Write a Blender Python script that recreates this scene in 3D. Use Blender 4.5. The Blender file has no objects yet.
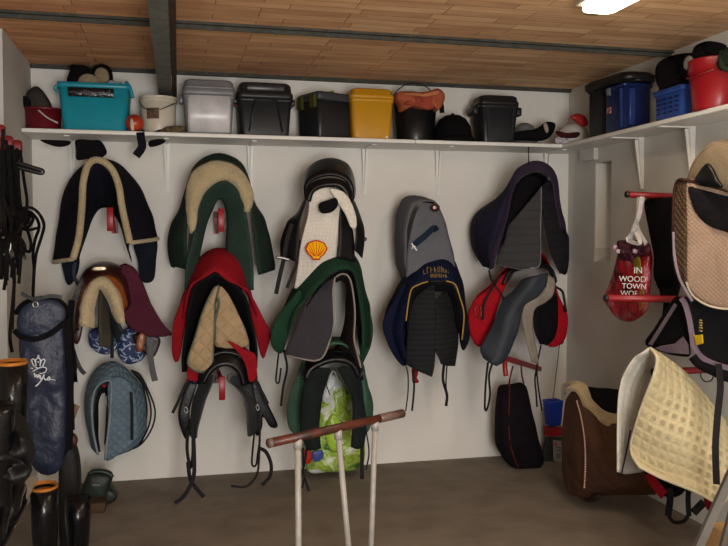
import bpy, math, random
from mathutils import Vector, Matrix, noise
random.seed(7)
sc = bpy.context.scene
COL = sc.collection
# ------------------------------------------------------------------ camera
F = 811.0; CX, CY = 364.0, 273.0; H = 1.45
YAW = math.radians(13.45); PIT = math.radians(2.3)
cam = bpy.data.objects.new('camera', bpy.data.cameras.new('camera'))
COL.objects.link(cam); sc.camera = cam
cam.data.sensor_fit = 'HORIZONTAL'; cam.data.sensor_width = 36.0
cam.data.lens = 36.0 * F / 728.0
cam.location = (0, 0, H); cam.data.clip_start = 0.05
cam.rotation_euler = (math.pi/2 - PIT, 0, -YAW)
RM = cam.rotation_euler.to_matrix(); O = Vector((0, 0, H))
def ray(px, py):
    return RM @ Vector(((px - CX)/F, -(py - CY)/F, -1.0))
YB = 5.05
def B(px, py, d=0.0):            # a point d metres in front of the rear wall
    r = ray(px, py); return O + r*((YB - d)/r.y)
XR = B(567, 300).x
XL = B(32, 150).x
def R(px, py, d=0.0):            # d metres off the right wall
    r = ray(px, py); return O + r*((XR - d)/r.x)
def L(px, py, d=0.0):
    r = ray(px, py); return O + r*((XL + d)/r.x)
def Z(px, py, z):
    r = ray(px, py); return O + r*((z - H)/r.z)
def prs(a): return [(a[i], a[i+1]) for i in range(0, len(a), 2)]
def Bs(d, *a): return [B(x, y, d) for x, y in prs(a)]
def Rs(d, *a): return [R(x, y, d) for x, y in prs(a)]
def Ls(d, *a): return [L(x, y, d) for x, y in prs(a)]
def Bv(*a): return [B(a[i], a[i+1], a[i+2]) for i in range(0, len(a), 3)]
def Rv(*a): return [R(a[i], a[i+1], a[i+2]) for i in range(0, len(a), 3)]
def Lv(*a): return [L(a[i], a[i+1], a[i+2]) for i in range(0, len(a), 3)]
ZC = (B(300, 77.4)).z            # ceiling height
ZS = B(360, 138, .35).z          # shelf top
# ------------------------------------------------------------------ mesh kit
class M:
    def __init__(s): s.v = []; s.f = []; s.uv = []; s.sm = []
    def add(s, v, f, uv=None, smooth=True):
        n = len(s.v); s.v += [Vector(p) for p in v]
        s.f += [tuple(i + n for i in q) for q in f]
        s.uv += list(uv) if uv else [(p[0]+p[1], p[2]) for p in v]
        s.sm += [smooth]*len(f); return s
    def join(s, o): 
        n = len(s.v); s.v += o.v; s.f += [tuple(i+n for i in q) for q in o.f]; s.uv += o.uv; s.sm += o.sm; return s
def cr(pts, n=4, closed=False):
    P = list(pts); k = len(P); out = []
    if k < 3 and not closed:
        return [P[0].lerp(P[-1], i/(n*2)) for i in range(n*2+1)]
    rng = k if closed else k-1
    for i in range(rng):
        if closed: a, b, c, d = P[i-1], P[i], P[(i+1) % k], P[(i+2) % k]
        else:
            b, c = P[i], P[i+1]
            a = P[i-1] if i else b*2-c
            d = P[i+2] if i+2 < k else c*2-b
        for j in range(n):
            t = j/n
            out.append(.5*((2*b) + (c-a)*t + (2*a-5*b+4*c-d)*t*t + (3*b-a-3*c+d)*t**3))
    if not closed: out.append(P[-1].copy())
    return out
def resample(pts, n, closed=False):
    P = list(pts) + ([pts[0]] if closed else [])
    L_ = [0.0]
    for i in range(1, len(P)): L_.append(L_[-1] + (P[i]-P[i-1]).length)
    tot = L_[-1] or 1e-6; m = n if closed else n-1; out = []; j = 0
    for i in range(n):
        t = tot*i/m
        while j < len(P)-2 and L_[j+1] < t: j += 1
        seg = L_[j+1]-L_[j] or 1e-9
        out.append(P[j].lerp(P[j+1], min(1, max(0, (t-L_[j])/seg))))
    return out
def loft(secs, nu=40, nv=None, thick=.012, wob=.009, wf=8.0, disp=None, closed=False, lin=False):
    """a padded sheet through the given section curves, with real thickness"""
    S = [resample(cr(s, 5, closed) if not lin else s, nu, closed) for s in secs]
    nv = nv or max(8, 5*(len(S)-1))
    G = []
    if len(S) == 2 : cols = [[S[0][i].lerp(S[1][i], j/(nv-1)) for j in range(nv)] for i in range(nu)]
    else: cols = [resample(cr([s[i] for s in S], 4), nv) for i in range(nu)]
    G = [[cols[i][j] for i in range(nu)] for j in range(nv)]
    mid = nu//2
    V = [0.0]
    for j in range(1, nv): V.append(V[-1]+(G[j][mid]-G[j-1][mid]).length)
    U = [0.0]; mj = nv//2
    for i in range(1, nu): U.append(U[-1]+(G[mj][i]-G[mj][i-1]).length)
    N = [[None]*nu for _ in range(nv)]
    for j in range(nv):
        for i in range(nu):
            a = G[j][(i+1) % nu if closed else min(nu-1, i+1)] - G[j][(i-1) % nu if closed else max(0, i-1)]
            b = G[min(nv-1, j+1)][i] - G[max(0, j-1)][i]
            n = a.cross(b); N[j][i] = n.normalized() if n.length > 1e-9 else Vector((0, -1, 0))
    top = []; bot = []; uv = []
    for j in range(nv):
        for i in range(nu):
            p = G[j][i]; w = noise.noise(p*wf)*wob
            h = disp(U[i], V[j]) if disp else 0
            e = min(i, nu-1-i, 99) if not closed else 9
            e = min(e, j, nv-1-j); k = 1.0 if e > 0 else .55
            top.append(p + N[j][i]*(w + (thick/2 + h)*k)); bot.append(p + N[j][i]*(w - (thick/2 + h)*k)); uv.append((U[i], V[j]))
    m = M(); n0 = nu*nv; f = []
    I = lambda j, i: j*nu + (i % nu)
    ru = nu if closed else nu-1
    for j in range(nv-1):
        for i in range(ru):
            f.append((I(j, i), I(j, i+1), I(j+1, i+1), I(j+1, i)))
            f.append((n0+I(j+1, i), n0+I(j+1, i+1), n0+I(j, i+1), n0+I(j, i)))
    for i in range(ru):
        f.append((I(0, i+1), I(0, i), n0+I(0, i), n0+I(0, i+1)))
        f.append((I(nv-1, i), I(nv-1, i+1), n0+I(nv-1, i+1), n0+I(nv-1, i)))
    if not closed:
        for j in range(nv-1):
            f.append((I(j, 0), I(j+1, 0), n0+I(j+1, 0), n0+I(j, 0)))
            f.append((I(j+1, nu-1), I(j, nu-1), n0+I(j, nu-1), n0+I(j+1, nu-1)))
    m.add(top+bot, f, uv+uv)
    m.G = G; return m
def rim(m, *which):
    """polyline round chosen borders of a lofted sheet: first last start end"""
    G = m.G; out = []
    for w in which:
        if w == 'first': out += G[0]
        if w == 'last': out += G[-1]
        if w == 'start': out += [g[0] for g in G]
        if w == 'end': out += [g[-1] for g in G]
        if w == 'rfirst': out += G[0][::-1]
        if w == 'rlast': out += G[-1][::-1]
        if w == 'rstart': out += [g[0] for g in G][::-1]
        if w == 'rend': out += [g[-1] for g in G][::-1]
    return out
def frames(P):
    T = [(P[min(i+1, len(P)-1)]-P[max(i-1, 0)]).normalized() for i in range(len(P))]
    return T
def tube(pts, r, n=8, smooth=True, closed=False, sm=4, taper=None):
    P = cr(pts, sm, closed) if smooth and len(pts) > 2 else list(pts)
    Q = [P[0]]
    for p in P[1:]:
        if (p-Q[-1]).length > 1e-5: Q.append(p)
    P = Q; T = frames(P)
    if closed: T[0] = (P[1]-P[-1]).normalized(); T[-1] = (P[0]-P[-2]).normalized()
    up = Vector((0, 0, 1)) if abs(T[0].z) < .9 else Vector((0, 1, 0))
    a = T[0].cross(up).normalized(); v = []; f = []; uv = []; l = 0
    for i, p in enumerate(P):
        a = (a - T[i]*a.dot(T[i])); a = a.normalized() if a.length > 1e-6 else T[i].orthogonal().normalized()
        b = T[i].cross(a); rr = r if taper is None else r*taper(i/(len(P)-1))
        if i: l += (p-P[i-1]).length
        for k in range(n):
            t = 2*math.pi*k/n; v.append(p + a*math.cos(t)*rr + b*math.sin(t)*rr); uv.append((k/n, l))
    k = len(P)
    for i in range(k if closed else k-1):
        for q in range(n):
            f.append((i*n+q, i*n+(q+1) % n, ((i+1) % k)*n+(q+1) % n, ((i+1) % k)*n+q))
    if not closed:
        f.append(tuple(range(n))[::-1]); f.append(tuple((k-1)*n+q for q in range(n)))
    return M().add(v, f, uv)
def strap(pts, w, t=.004, face=Vector((0, -1, 0)), sm=5, closed=False):
    """flat leather strap or webbing"""
    P = cr(pts, sm, closed); T = frames(P); v = []; f = []; uv = []; l = 0
    if closed: T[0] = (P[1]-P[-1]).normalized(); T[-1] = (P[0]-P[-2]).normalized()
    prev = None
    for i, p in enumerate(P):
        s = T[i].cross(face)
        if s.length < .15 and prev: s = prev.copy()
        if s.length < 1e-4: s = T[i].orthogonal()
        s.normalize()
        if prev and s.dot(prev) < 0: s = -s
        prev = s; n = T[i].cross(s).normalized()
        if i: l += (p-P[i-1]).length
        for (x, y) in ((-.5, -.5), (.5, -.5), (.5, .5), (-.5, .5)):
            v.append(p + s*x*w + n*y*t); uv.append((x*w, l))
    k = len(P)
    for i in range(k if closed else k-1):
        for q in range(4):
            f.append((i*4+q, i*4+(q+1) % 4, ((i+1) % k)*4+(q+1) % 4, ((i+1) % k)*4+q))
    if not closed: f += [(3, 2, 1, 0), ((k-1)*4, (k-1)*4+1, (k-1)*4+2, (k-1)*4+3)]
    return M().add(v, f, uv, False)
def pillow(outline, thick=.03, bulge=.02, ax=Vector((0, -1, 0)), n=56, wob=.004, wf=9, sharp=False):
    """stuffed or padded panel: a traced outline given thickness and a swollen face"""
    P = resample(outline if sharp else cr(outline, 5, True), n, True)
    c = sum(P, Vector())/len(P); ax = ax.normalized()
    prof = [(1, 0), (.985, .55), (.94, .85), (.8, 1), (.6, 1), (.4, 1), (.2, 1)]
    v = []; f = []; uv = []
    ex = ax.cross(Vector((0, 0, 1))).normalized()
    def ring(s, h, sg):
        for p in P:
            q = c + (p-c)*s; hh = (thick/2*h + bulge*(1-s*s)**.7 if s < 1 else 0)
            hh += noise.noise(q*wf)*wob*(h)
            v.append(q + ax*hh*sg); uv.append(((q-c).dot(ex), q.z-c.z))
    for s, h in prof: ring(s, h, 1)
    for s, h in prof[1:]: ring(s, h, -1)
    m = len(prof)
    v.append(c + ax*(thick/2+bulge)); uv.append((0, 0)); v.append(c - ax*(thick/2+bulge)); uv.append((0, 0))
    for r in range(m-1):
        for i in range(n): f.append((r*n+i, r*n+(i+1) % n, (r+1)*n+(i+1) % n, (r+1)*n+i))
    for i in range(n): f.append(((m-1)*n+i, (m-1)*n+(i+1) % n, len(v)-2))
    b = lambda r, i: (i % n) if r == 0 else (m-1+r)*n+(i % n)
    for r in range(m-1):
        for i in range(n): f.append((b(r, i+1), b(r, i), b(r+1, i), b(r+1, i+1)))
    for i in range(n): f.append((b(m-1, i+1), b(m-1, i), len(v)-1))
    o = M().add(v, f, uv); o.P = P; return o
def rings(cx, cy, prof, rot=0, nc=5, smooth=True, cap=(True, True), ry=None):
    """rounded-rectangle lathe; prof = (z, width, depth, corner radius)"""
    v = []; f = []; uv = []; c_, s_ = math.cos(rot), math.sin(rot); n = 0
    for (z, w, d, r) in prof:
        r = max(.0005, min(r, w/2-1e-4, d/2-1e-4)); ring = []
        for q, (sx, sy) in enumerate(((1, 1), (-1, 1), (-1, -1), (1, -1))):
            for k in range(nc+1):
                a = math.pi/2*(q + k/nc)
                ring.append((sx*(w/2-r)+r*math.cos(a), sy*(d/2-r)+r*math.sin(a)))
        n = len(ring); l = 0
        for i, (x, y) in enumerate(ring):
            if i: l += math.hypot(x-ring[i-1][0], y-ring[i-1][1])
            v.append((cx + x*c_ - y*s_, cy + x*s_ + y*c_, z)); uv.append((l, z))
    k = len(prof)
    for j in range(k-1):
        for i in range(n): f.append((j*n+i, j*n+(i+1) % n, (j+1)*n+(i+1) % n, (j+1)*n+i))
    if cap[0]: f.append(tuple(range(n))[::-1])
    if cap[1]: f.append(tuple((k-1)*n+i for i in range(n)))
    m = M().add(v, f, uv)
    m.sm = [abs(Vector(m.v[q[0]]).z-Vector(m.v[q[-1]]).z) > 1e-4 and smooth for q in m.f]
    return m
def lathe(cx, cy, prof, n=28, sx=1.0, sy=1.0, rot=0):
    v = []; f = []; uv = []
    for (r, z) in prof:
        for k in range(n):
            a = 2*math.pi*k/n; x, y = r*math.cos(a)*sx, r*math.sin(a)*sy
            v.append((cx+x*math.cos(rot)-y*math.sin(rot), cy+x*math.sin(rot)+y*math.cos(rot), z)); uv.append((k/n, z))
    for j in range(len(prof)-1):
        for i in range(n): f.append((j*n+i, j*n+(i+1) % n, (j+1)*n+(i+1) % n, (j+1)*n+i))
    f.append(tuple(range(n))[::-1]); f.append(tuple((len(prof)-1)*n+i for i in range(n)))
    return M().add(v, f, uv)
def box(x0, x1, y0, y1, z0, z1, bev=0.0):
    if bev:
        w, d = x1-x0, y1-y0
        return rings((x0+x1)/2, (y0+y1)/2, [(z0, w-2*bev, d-2*bev, bev), (z0+bev, w, d, bev), (z1-bev, w, d, bev), (z1, w-2*bev, d-2*bev, bev)], nc=3)
    v = [(x, y, z) for z in (z0, z1) for y in (y0, y1) for x in (x0, x1)]
    return M().add(v, [(0, 2, 3, 1), (4, 5, 7, 6), (0, 1, 5, 4), (2, 6, 7, 3), (0, 4, 6, 2), (1, 3, 7, 5)], None, False)
def bar(a, b, w, h, up=Vector((0, 0, 1))):
    t = (b-a).normalized(); s = t.cross(up)
    s = s.normalized() if s.length > 1e-4 else t.orthogonal().normalized(); u = s.cross(t)
    v = [p + s*x*w/2 + u*y*h/2 for p in (a, b) for (x, y) in ((-1, -1), (1, -1), (1, 1), (-1, 1))]
    return M().add(v, [(3, 2, 1, 0), (4, 5, 6, 7), (0, 1, 5, 4), (1, 2, 6, 5), (2, 3, 7, 6), (3, 0, 4, 7)], None, False)
def plate(outline, thick, ax=Vector((0, -1, 0))):
    """flat cut-out of an outline"""
    n = len(outline); v = [p + ax*thick/2 for p in outline] + [p - ax*thick/2 for p in outline]
    f = [tuple(range(n)), tuple(range(2*n-1, n-1, -1))] + [(i, n+i, n+(i+1) % n, (i+1) % n) for i in range(n)]
    return M().add(v, f, None, False)
def blob(c, rx, ry, rz, n=18, wob=.0, wf=14, seed=0, zmin=None):
    v = []; f = []; uv = []
    m = n//2
    for j in range(m+1):
        p = math.pi*j/m
        for i in range(n):
            a = 2*math.pi*i/n; u = Vector((math.sin(p)*math.cos(a), math.sin(p)*math.sin(a), math.cos(p)))
            k = 1 + wob*noise.noise(u*wf*.15 + Vector((seed, seed*2, 0)))
            q = Vector((c[0]+u.x*rx*k, c[1]+u.y*ry*k, c[2]+u.z*rz*k))
            if zmin is not None: q.z = max(q.z, zmin)
            v.append(q); uv.append((a*rx, u.z*rz))
    for j in range(m):
        for i in range(n): f.append((j*n+i, (j+1)*n+i, (j+1)*n+(i+1) % n, j*n+(i+1) % n))
    return M().add(v, f, uv)
# ------------------------------------------------------------------ objects
def mk(name, m, mat, org=Vector((0, 0, 0)), parent=None):
    me = bpy.data.meshes.new(name)
    me.from_pydata([p-org for p in m.v], [], m.f)
    ul = me.uv_layers.new(name='UVMap')
    for i, lp in enumerate(me.loops): ul.data[i].uv = m.uv[lp.vertex_index]
    for i, p in enumerate(me.polygons): p.use_smooth = m.sm[i]
    me.materials.append(mat); me.validate(); me.update()
    o = bpy.data.objects.new(name, me); COL.objects.link(o)
    if parent: o.parent = parent
    else: o.location = org
    return o
CL = ('cloth', 'panel', 'body', 'near_side', 'far_side', 'quilted_panel', 'shell', 'front_panel', 'flap')
SUB = {k: CL for k in ('piping', 'binding', 'edging', 'gold_piping', 'lettering', 'tag', 'stitching', 'fleece_edge', 'fleece_trim', 'ribbed_edge', 'emblem_ribs', 'embroidery', 'crown_emblem',
       'script_lettering', 'yellow_print', 'flower_print', 'printed_patch', 'label_sticker', 'sticker', 'slotted_side', 'rim', 'print', 'band', 'hem', 'front_ridge', 'latch', 'window', 'fleece_lining', 'clip', 'emblem', 'edge_roll')}
SUB.update(lid_clip=('lid',), lid_panel=('lid',), rib=('lid',), rubber_foot=('leg',), buckle=('stirrup_leather', 'girth_strap', 'strap'), stirrup_iron=('stirrup_leather',),
           lining=('shaft', 'cloth'), end_cap=('arm', 'rail', 'roll'), bit=('rein', 'cheek_strap'), bit_ring=('rein',), maker_plate=('seat',), knob_badge=('knob',), tree_points=('panel',),
           brim=('crown',), button=('shell',), peak=('shell',), stud=('boot',), rail_sleeve=('rail',), end_clip=('housing',), collar=('leg', 'shaft'))
class Thing:
    def __init__(s, name, label, cat, group=None):
        s.name, s.label, s.cat, s.group, s.parts = name, label, cat, group, []
    def add(s, name, m, mat, parent=None, label=None, stuff=False):
        s.parts.append((name, m, mat, parent, label)); return len(s.parts)-1
    def done(s):
        for k, (n, m, mt_, par, lab) in enumerate(s.parts):
            if par is None and n in SUB:
                for j in range(k-1, -1, -1):
                    if s.parts[j][0] in SUB[n] and s.parts[j][3] is None:
                        s.parts[k] = (n, m, mt_, j, lab); break
        vs = [p for q in s.parts for p in q[1].v]
        xs = [p.x for p in vs]; ys = [p.y for p in vs]; zs = [p.z for p in vs]
        org = Vector(((min(xs)+max(xs))/2, (min(ys)+max(ys))/2, min(zs)))
        if len(s.parts) == 1:
            n, m, mat, _, _ = s.parts[0]; e = mk(s.name, m, mat, org)
        else:
            e = bpy.data.objects.new(s.name, None); COL.objects.link(e); e.location = org; e.empty_display_size = .05
            obs = []
            for n, m, mat, par, lab in s.parts:
                o = mk(n, m, mat, org, e if par is None else obs[par])
                if lab: o['label'] = lab
                obs.append(o)
        e['label'] = s.label; e['category'] = s.cat
        if s.group: e['group'] = s.group
        s.obj = e; return e
def solo(name, label, cat, m, mat, group=None):
    t = Thing(name, label, cat, group); t.add(name, m, mat); return t.done()
def struct(name, m, mat):
    o = mk(name, m, mat, Vector((0, 0, 0))); o['kind'] = 'structure'; return o
# ------------------------------------------------------------------ materials
def lin(h):
    h = h.lstrip('#'); c = [int(h[i:i+2], 16)/255 for i in (0, 2, 4)]
    return tuple(((x+.055)/1.055)**2.4 if x > .04 else x/12.92 for x in c) + (1,)
def mul(c, k): return (min(1, c[0]*k), min(1, c[1]*k), min(1, c[2]*k), 1)
_c = {}
class NT:
    def __init__(s, name):
        s.m = bpy.data.materials.new(name); s.m.use_nodes = True; s.t = s.m.node_tree; s.N = s.t.nodes
        s.b = s.N['Principled BSDF']
    def n(s, ty, **k):
        x = s.N.new(ty)
        for a, v in k.items(): setattr(x, a, v)
        return x
    def l(s, a, b): s.t.links.new(a, b)
    def math(s, op, a, b=None):
        x = s.n('ShaderNodeMath', operation=op)
        for i, q in enumerate((a, b)):
            if q is None: continue
            if isinstance(q, (int, float)): x.inputs[i].default_value = q
            else: s.l(q, x.inputs[i])
        return x.outputs[0]
def mat(col, kind='fabric', rough=None, size=.04, var=.25, bump=None, col2=None, vs=9.0):
    key = (col, kind, rough, size, var, bump, col2, vs)
    if key in _c: return _c[key]
    q = NT(kind + '_' + col.lstrip('#')); b = q.b; c = lin(col)
    co = q.n('ShaderNodeTexCoord')
    base = lin(col2) if col2 else mul(c, 1-var)
    nz = q.n('ShaderNodeTexNoise'); nz.inputs['Scale'].default_value = vs; nz.inputs['Detail'].default_value = 5
    q.l(co.outputs['Object'], nz.inputs['Vector'])
    rp = q.n('ShaderNodeValToRGB'); rp.color_ramp.elements[0].position = .35; rp.color_ramp.elements[1].position = .65
    rp.color_ramp.elements[0].color = base; rp.color_ramp.elements[1].color = c
    q.l(nz.outputs['Fac'], rp.inputs[0]); q.l(rp.outputs[0], b.inputs['Base Color'])
    R0 = {'fabric': .9, 'fleece': 1, 'leather': .38, 'plastic': .35, 'quilt': .88, 'lines': .88, 'metal': .35, 'shiny': .22, 'cells': .85, 'cord': .9, 'zlines': .9}
    b.inputs['Roughness'].default_value = R0[kind] if rough is None else rough
    if kind == 'metal': b.inputs['Metallic'].default_value = .9
    if kind in ('fabric', 'quilt', 'lines', 'fleece', 'cells', 'zlines', 'cord'):
        b.inputs['Specular IOR Level'].default_value = .2
        b.inputs['Specular IOR Level'].default_value = .12
        b.inputs['Sheen Weight'].default_value = 0 if kind != 'fleece' else .25
        b.inputs['Sheen Roughness'].default_value = .6
    if kind == 'leather': b.inputs['Specular IOR Level'].default_value = .32
    bp = q.n('ShaderNodeBump')
    if kind in ('quilt', 'lines', 'cells', 'cord', 'zlines'):
        sp = q.n('ShaderNodeSeparateXYZ'); q.l(co.outputs['UV'], sp.inputs[0])
        u, v = sp.outputs[0], sp.outputs[1]; k = math.pi/size
        if kind == 'zlines':
            s3 = q.n('ShaderNodeSeparateXYZ'); q.l(co.outputs['Object'], s3.inputs[0]); u = s3.outputs[2]
        if kind == 'quilt':
            a = q.math('ABSOLUTE', q.math('SINE', q.math('MULTIPLY', q.math('ADD', u, v), k)))
            d = q.math('ABSOLUTE', q.math('SINE', q.math('MULTIPLY', q.math('SUBTRACT', u, v), k)))
            h = q.math('POWER', q.math('MULTIPLY', a, d), .5)
        elif kind == 'cells':
            a = q.math('ABSOLUTE', q.math('SINE', q.math('MULTIPLY', u, k)))
            d = q.math('ABSOLUTE', q.math('SINE', q.math('MULTIPLY', v, k)))
            h = q.math('POWER', q.math('MULTIPLY', a, d), .5)
        else:
            h = q.math('POWER', q.math('ABSOLUTE', q.math('SINE', q.math('MULTIPLY', v if kind == 'cord' else u, k))), .5)
        q.l(h, bp.inputs['Height']); bp.inputs['Distance'].default_value = .008 if bump is None else bump
        bp.inputs['Strength'].default_value = .8
        q.l(bp.outputs[0], b.inputs['Normal'])
    else:
        n2 = q.n('ShaderNodeTexNoise'); n2.inputs['Scale'].default_value = {'fabric': 75, 'fleece': 90, 'leather': 60, 'plastic': 25, 'metal': 40, 'shiny': 22}[kind]
        n2.inputs['Detail'].default_value = 6
        q.l(co.outputs['Object'], n2.inputs['Vector']); q.l(n2.outputs['Fac'], bp.inputs['Height'])
        bp.inputs['Distance'].default_value = {'fabric': .007, 'fleece': .02, 'leather': .002, 'plastic': .001, 'metal': .0005, 'shiny': .02}[kind] if bump is None else bump
        bp.inputs['Strength'].default_value = .6
        q.l(bp.outputs[0], b.inputs['Normal'])
    _c[key] = q.m; return q.m
def text(s, size, org, xdir, updir, ext=.0008, shear=0, mat_=None):
    """raised lettering as a mesh"""
    cu = bpy.data.curves.new('lettering', 'FONT'); cu.body = s; cu.size = size; cu.extrude = ext; cu.shear = shear
    cu.align_x = 'CENTER'; cu.align_y = 'CENTER'
    o = bpy.data.objects.new('tmp', cu); COL.objects.link(o)
    dg = bpy.context.evaluated_depsgraph_get(); dg.update()
    me = bpy.data.meshes.new_from_object(o.evaluated_get(dg))
    xd = xdir.normalized(); n = xd.cross(updir).normalized(); ud = n.cross(xd)
    v = [org + xd*p.co.x + ud*p.co.y + n*p.co.z for p in me.vertices]
    f = [tuple(p.vertices) for p in me.polygons]
    bpy.data.objects.remove(o); bpy.data.curves.remove(cu); bpy.data.meshes.remove(me)
    return M().add(v, f, None, False)
# ------------------------------------------------------------------ the room
def wallmat(name, c1, c2, sc_=1.6, bump=.006):
    q = NT(name); co = q.n('ShaderNodeTexCoord')
    nz = q.n('ShaderNodeTexNoise'); nz.inputs['Scale'].default_value = sc_; nz.inputs['Detail'].default_value = 6
    q.l(co.outputs['Object'], nz.inputs['Vector'])
    rp = q.n('ShaderNodeValToRGB'); rp.color_ramp.elements[0].position = .3; rp.color_ramp.elements[1].position = .6
    rp.color_ramp.elements[0].color = lin(c1); rp.color_ramp.elements[1].color = lin(c2)
    q.l(nz.outputs['Fac'], rp.inputs[0]); q.l(rp.outputs[0], q.b.inputs['Base Color'])
    q.b.inputs['Roughness'].default_value = .85
    n2 = q.n('ShaderNodeTexNoise'); n2.inputs['Scale'].default_value = 14; n2.inputs['Detail'].default_value = 8
    q.l(co.outputs['Object'], n2.inputs['Vector'])
    bp = q.n('ShaderNodeBump'); bp.inputs['Distance'].default_value = bump; bp.inputs['Strength'].default_value = .5
    q.l(n2.outputs['Fac'], bp.inputs['Height']); q.l(bp.outputs[0], q.b.inputs['Normal'])
    return q.m
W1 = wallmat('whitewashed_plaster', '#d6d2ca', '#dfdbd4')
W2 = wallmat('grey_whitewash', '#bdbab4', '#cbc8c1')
FLm = wallmat('concrete_floor', '#6b6053', '#7b7063', 5.0, .004)
# ceiling of long clay tiles in courses
q = NT('clay_tile_ceiling'); co = q.n('ShaderNodeTexCoord')
br = q.n('ShaderNodeTexBrick'); br.offset = .38; br.offset_frequency = 3; br.squash = .8; br.squash_frequency = 3
br.inputs['Scale'].default_value = 1; br.inputs['Brick Width'].default_value = .40; br.inputs['Row Height'].default_value = .078
br.inputs['Mortar Size'].default_value = .0022; br.inputs['Mortar Smooth'].default_value = .2; br.inputs['Bias'].default_value = .0
br.inputs['Color1'].default_value = lin('#cfa47c'); br.inputs['Color2'].default_value = lin('#ecc89c'); br.inputs['Mortar'].default_value = lin('#a17c5a')
q.l(co.outputs['Object'], br.inputs['Vector'])
mp = q.n('ShaderNodeMapping'); mp.inputs['Scale'].default_value = (2.0, 9.0, 1); q.l(co.outputs['Object'], mp.inputs[0])
nz = q.n('ShaderNodeTexNoise'); nz.inputs['Scale'].default_value = 1.7; nz.inputs['Detail'].default_value = 4; q.l(mp.outputs[0], nz.inputs['Vector'])
mx = q.n('ShaderNodeMix', data_type='RGBA', blend_type='MULTIPLY'); mx.inputs[0].default_value = .8
rp = q.n('ShaderNodeValToRGB'); rp.color_ramp.elements[0].position = .34; rp.color_ramp.elements[1].position = .6
rp.color_ramp.elements[0].color = (.78, .66, .58, 1); rp.color_ramp.elements[1].color = (1, .97, .93, 1)
q.l(nz.outputs['Fac'], rp.inputs[0]); q.l(br.outputs['Color'], mx.inputs[6]); q.l(rp.outputs[0], mx.inputs[7])
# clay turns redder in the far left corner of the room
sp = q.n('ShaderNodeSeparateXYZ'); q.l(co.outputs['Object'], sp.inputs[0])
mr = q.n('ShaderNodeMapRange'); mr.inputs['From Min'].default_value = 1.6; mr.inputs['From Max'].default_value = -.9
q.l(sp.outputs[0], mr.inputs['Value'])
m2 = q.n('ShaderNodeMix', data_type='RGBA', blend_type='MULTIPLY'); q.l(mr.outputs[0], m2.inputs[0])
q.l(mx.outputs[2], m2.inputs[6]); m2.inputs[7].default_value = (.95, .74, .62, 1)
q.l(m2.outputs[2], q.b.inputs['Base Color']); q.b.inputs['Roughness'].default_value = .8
bp = q.n('ShaderNodeBump'); bp.inputs['Distance'].default_value = .004; q.l(br.outputs['Fac'], bp.inputs['Height']); bp.invert = True
q.l(bp.outputs[0], q.b.inputs['Normal']); CEm = q.m
Y0 = -1.6; T = .12
yst = 4.23; XL2 = XL - .08
struct('floor', box(XL2-T, XR+.4, Y0-T, YB+T, -.06, 0), FLm)
struct('ceiling', box(XL2-T, XR+.4, Y0-T, YB+T, ZC, ZC+.08), CEm)
struct('wall_back', box(XL2-T, XR+.4, YB, YB+T, 0, ZC), W1)
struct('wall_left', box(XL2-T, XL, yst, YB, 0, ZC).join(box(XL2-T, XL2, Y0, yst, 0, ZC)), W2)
ya = R(611, 200).y; yb_ = R(595, 200).y; zt = R(597, 163).z; zb = R(597, 262).z; zb2 = zb+.05
rw = box(XR, XR+.4, yb_, YB, 0, ZC).join(box(XR, XR+.4, Y0, ya, 0, ZC)).join(box(XR, XR+.4, ya, yb_, zt, ZC))
rw.join(box(XR, XR+.4, ya, yb_, 0, zb)).join(box(XR+.24, XR+.4, ya, yb_, zb, zt))
v = [(XR, ya, zb), (XR, yb_, zb), (XR+.24, yb_, zb), (XR+.24, ya, zb), (XR+.24, yb_, zb+.1), (XR+.24, ya, zb+.1)]
rw.add(v, [(0, 1, 4, 5), (0, 3, 2, 1), (2, 3, 5, 4), (0, 5, 3), (1, 2, 4)], None, False)
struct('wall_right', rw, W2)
struct('trim_6', box(XR+.002, XR+.238, yb_-.006, yb_+.001, zb+.09, zt-.001), W1)  # far jamb faced in the paler wash, painting in the light it catches
struct('wall_front', box(XL2-T, XR+.4, Y0-T, Y0, 0, ZC), W1)
steel = mat('#4c4b45', 'fabric', rough=.6, var=.3, vs=20); steel2 = mat('#6e716a', 'fabric', rough=.6, var=.3, vs=16)
rust = mat('#4a3a2e', 'fabric', rough=.7, var=.4, vs=12)
# the T-irons that carry the tiles, and the big beam beneath
for i, (px, py) in enumerate(((364, 33),)):
    yt = Z(px, py, ZC).y
    m = box(XL2, XR, yt-.03, yt+.03, ZC-.012, ZC+.002).join(box(XL2, XR, yt-.006, yt+.006, ZC-.03, ZC))
    struct('trim_1', m, steel)
struct('trim_2', box(XL2, XR, YB-.035, YB, ZC-.02, ZC), steel)
struct('trim_4', box(XL2, XR, 2.85, 2.91, ZC-.012, ZC+.002), steel)
zbm = ZC-.16
p0 = Z(147, 0, zbm); p1 = Z(168, 0, zbm)
q0 = B(159, 95); q1 = B(172, 95)
def skew(xa_, xb_, z0_, z1_):   # the beam runs a touch out of square with the room
    def X(l, y): 
        a_, b_ = (p0, q0) if l == 0 else (p1, q1); return a_.x + (b_.x-a_.x)*(y-a_.y)/(b_.y-a_.y)
    v = []
    for z in (z0_, z1_):
        for y in (Y0, YB):
            l_, r_ = X(0, y), X(1, y)
            v += [(l_+(r_-l_)*xa_, y, z), (l_+(r_-l_)*xb_, y, z)]
    return M().add(v, [(0, 2, 3, 1), (4, 5, 7, 6), (0, 1, 5, 4), (2, 6, 7, 3), (0, 4, 6, 2), (1, 3, 7, 5)], None, False)
bm_ = skew(0, 1, zbm, zbm+.014).join(skew(.46, .54, zbm+.014, ZC-.014)).join(skew(0, 1, ZC-.014, ZC))
struct('trim_3', bm_, steel2)
t = Thing('ceiling_batten', 'rusty brown batten running beside the grey steel ceiling beam', 'batten')
m = skew(1.03, 1.38, zbm+.004, zbm+.05)
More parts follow.
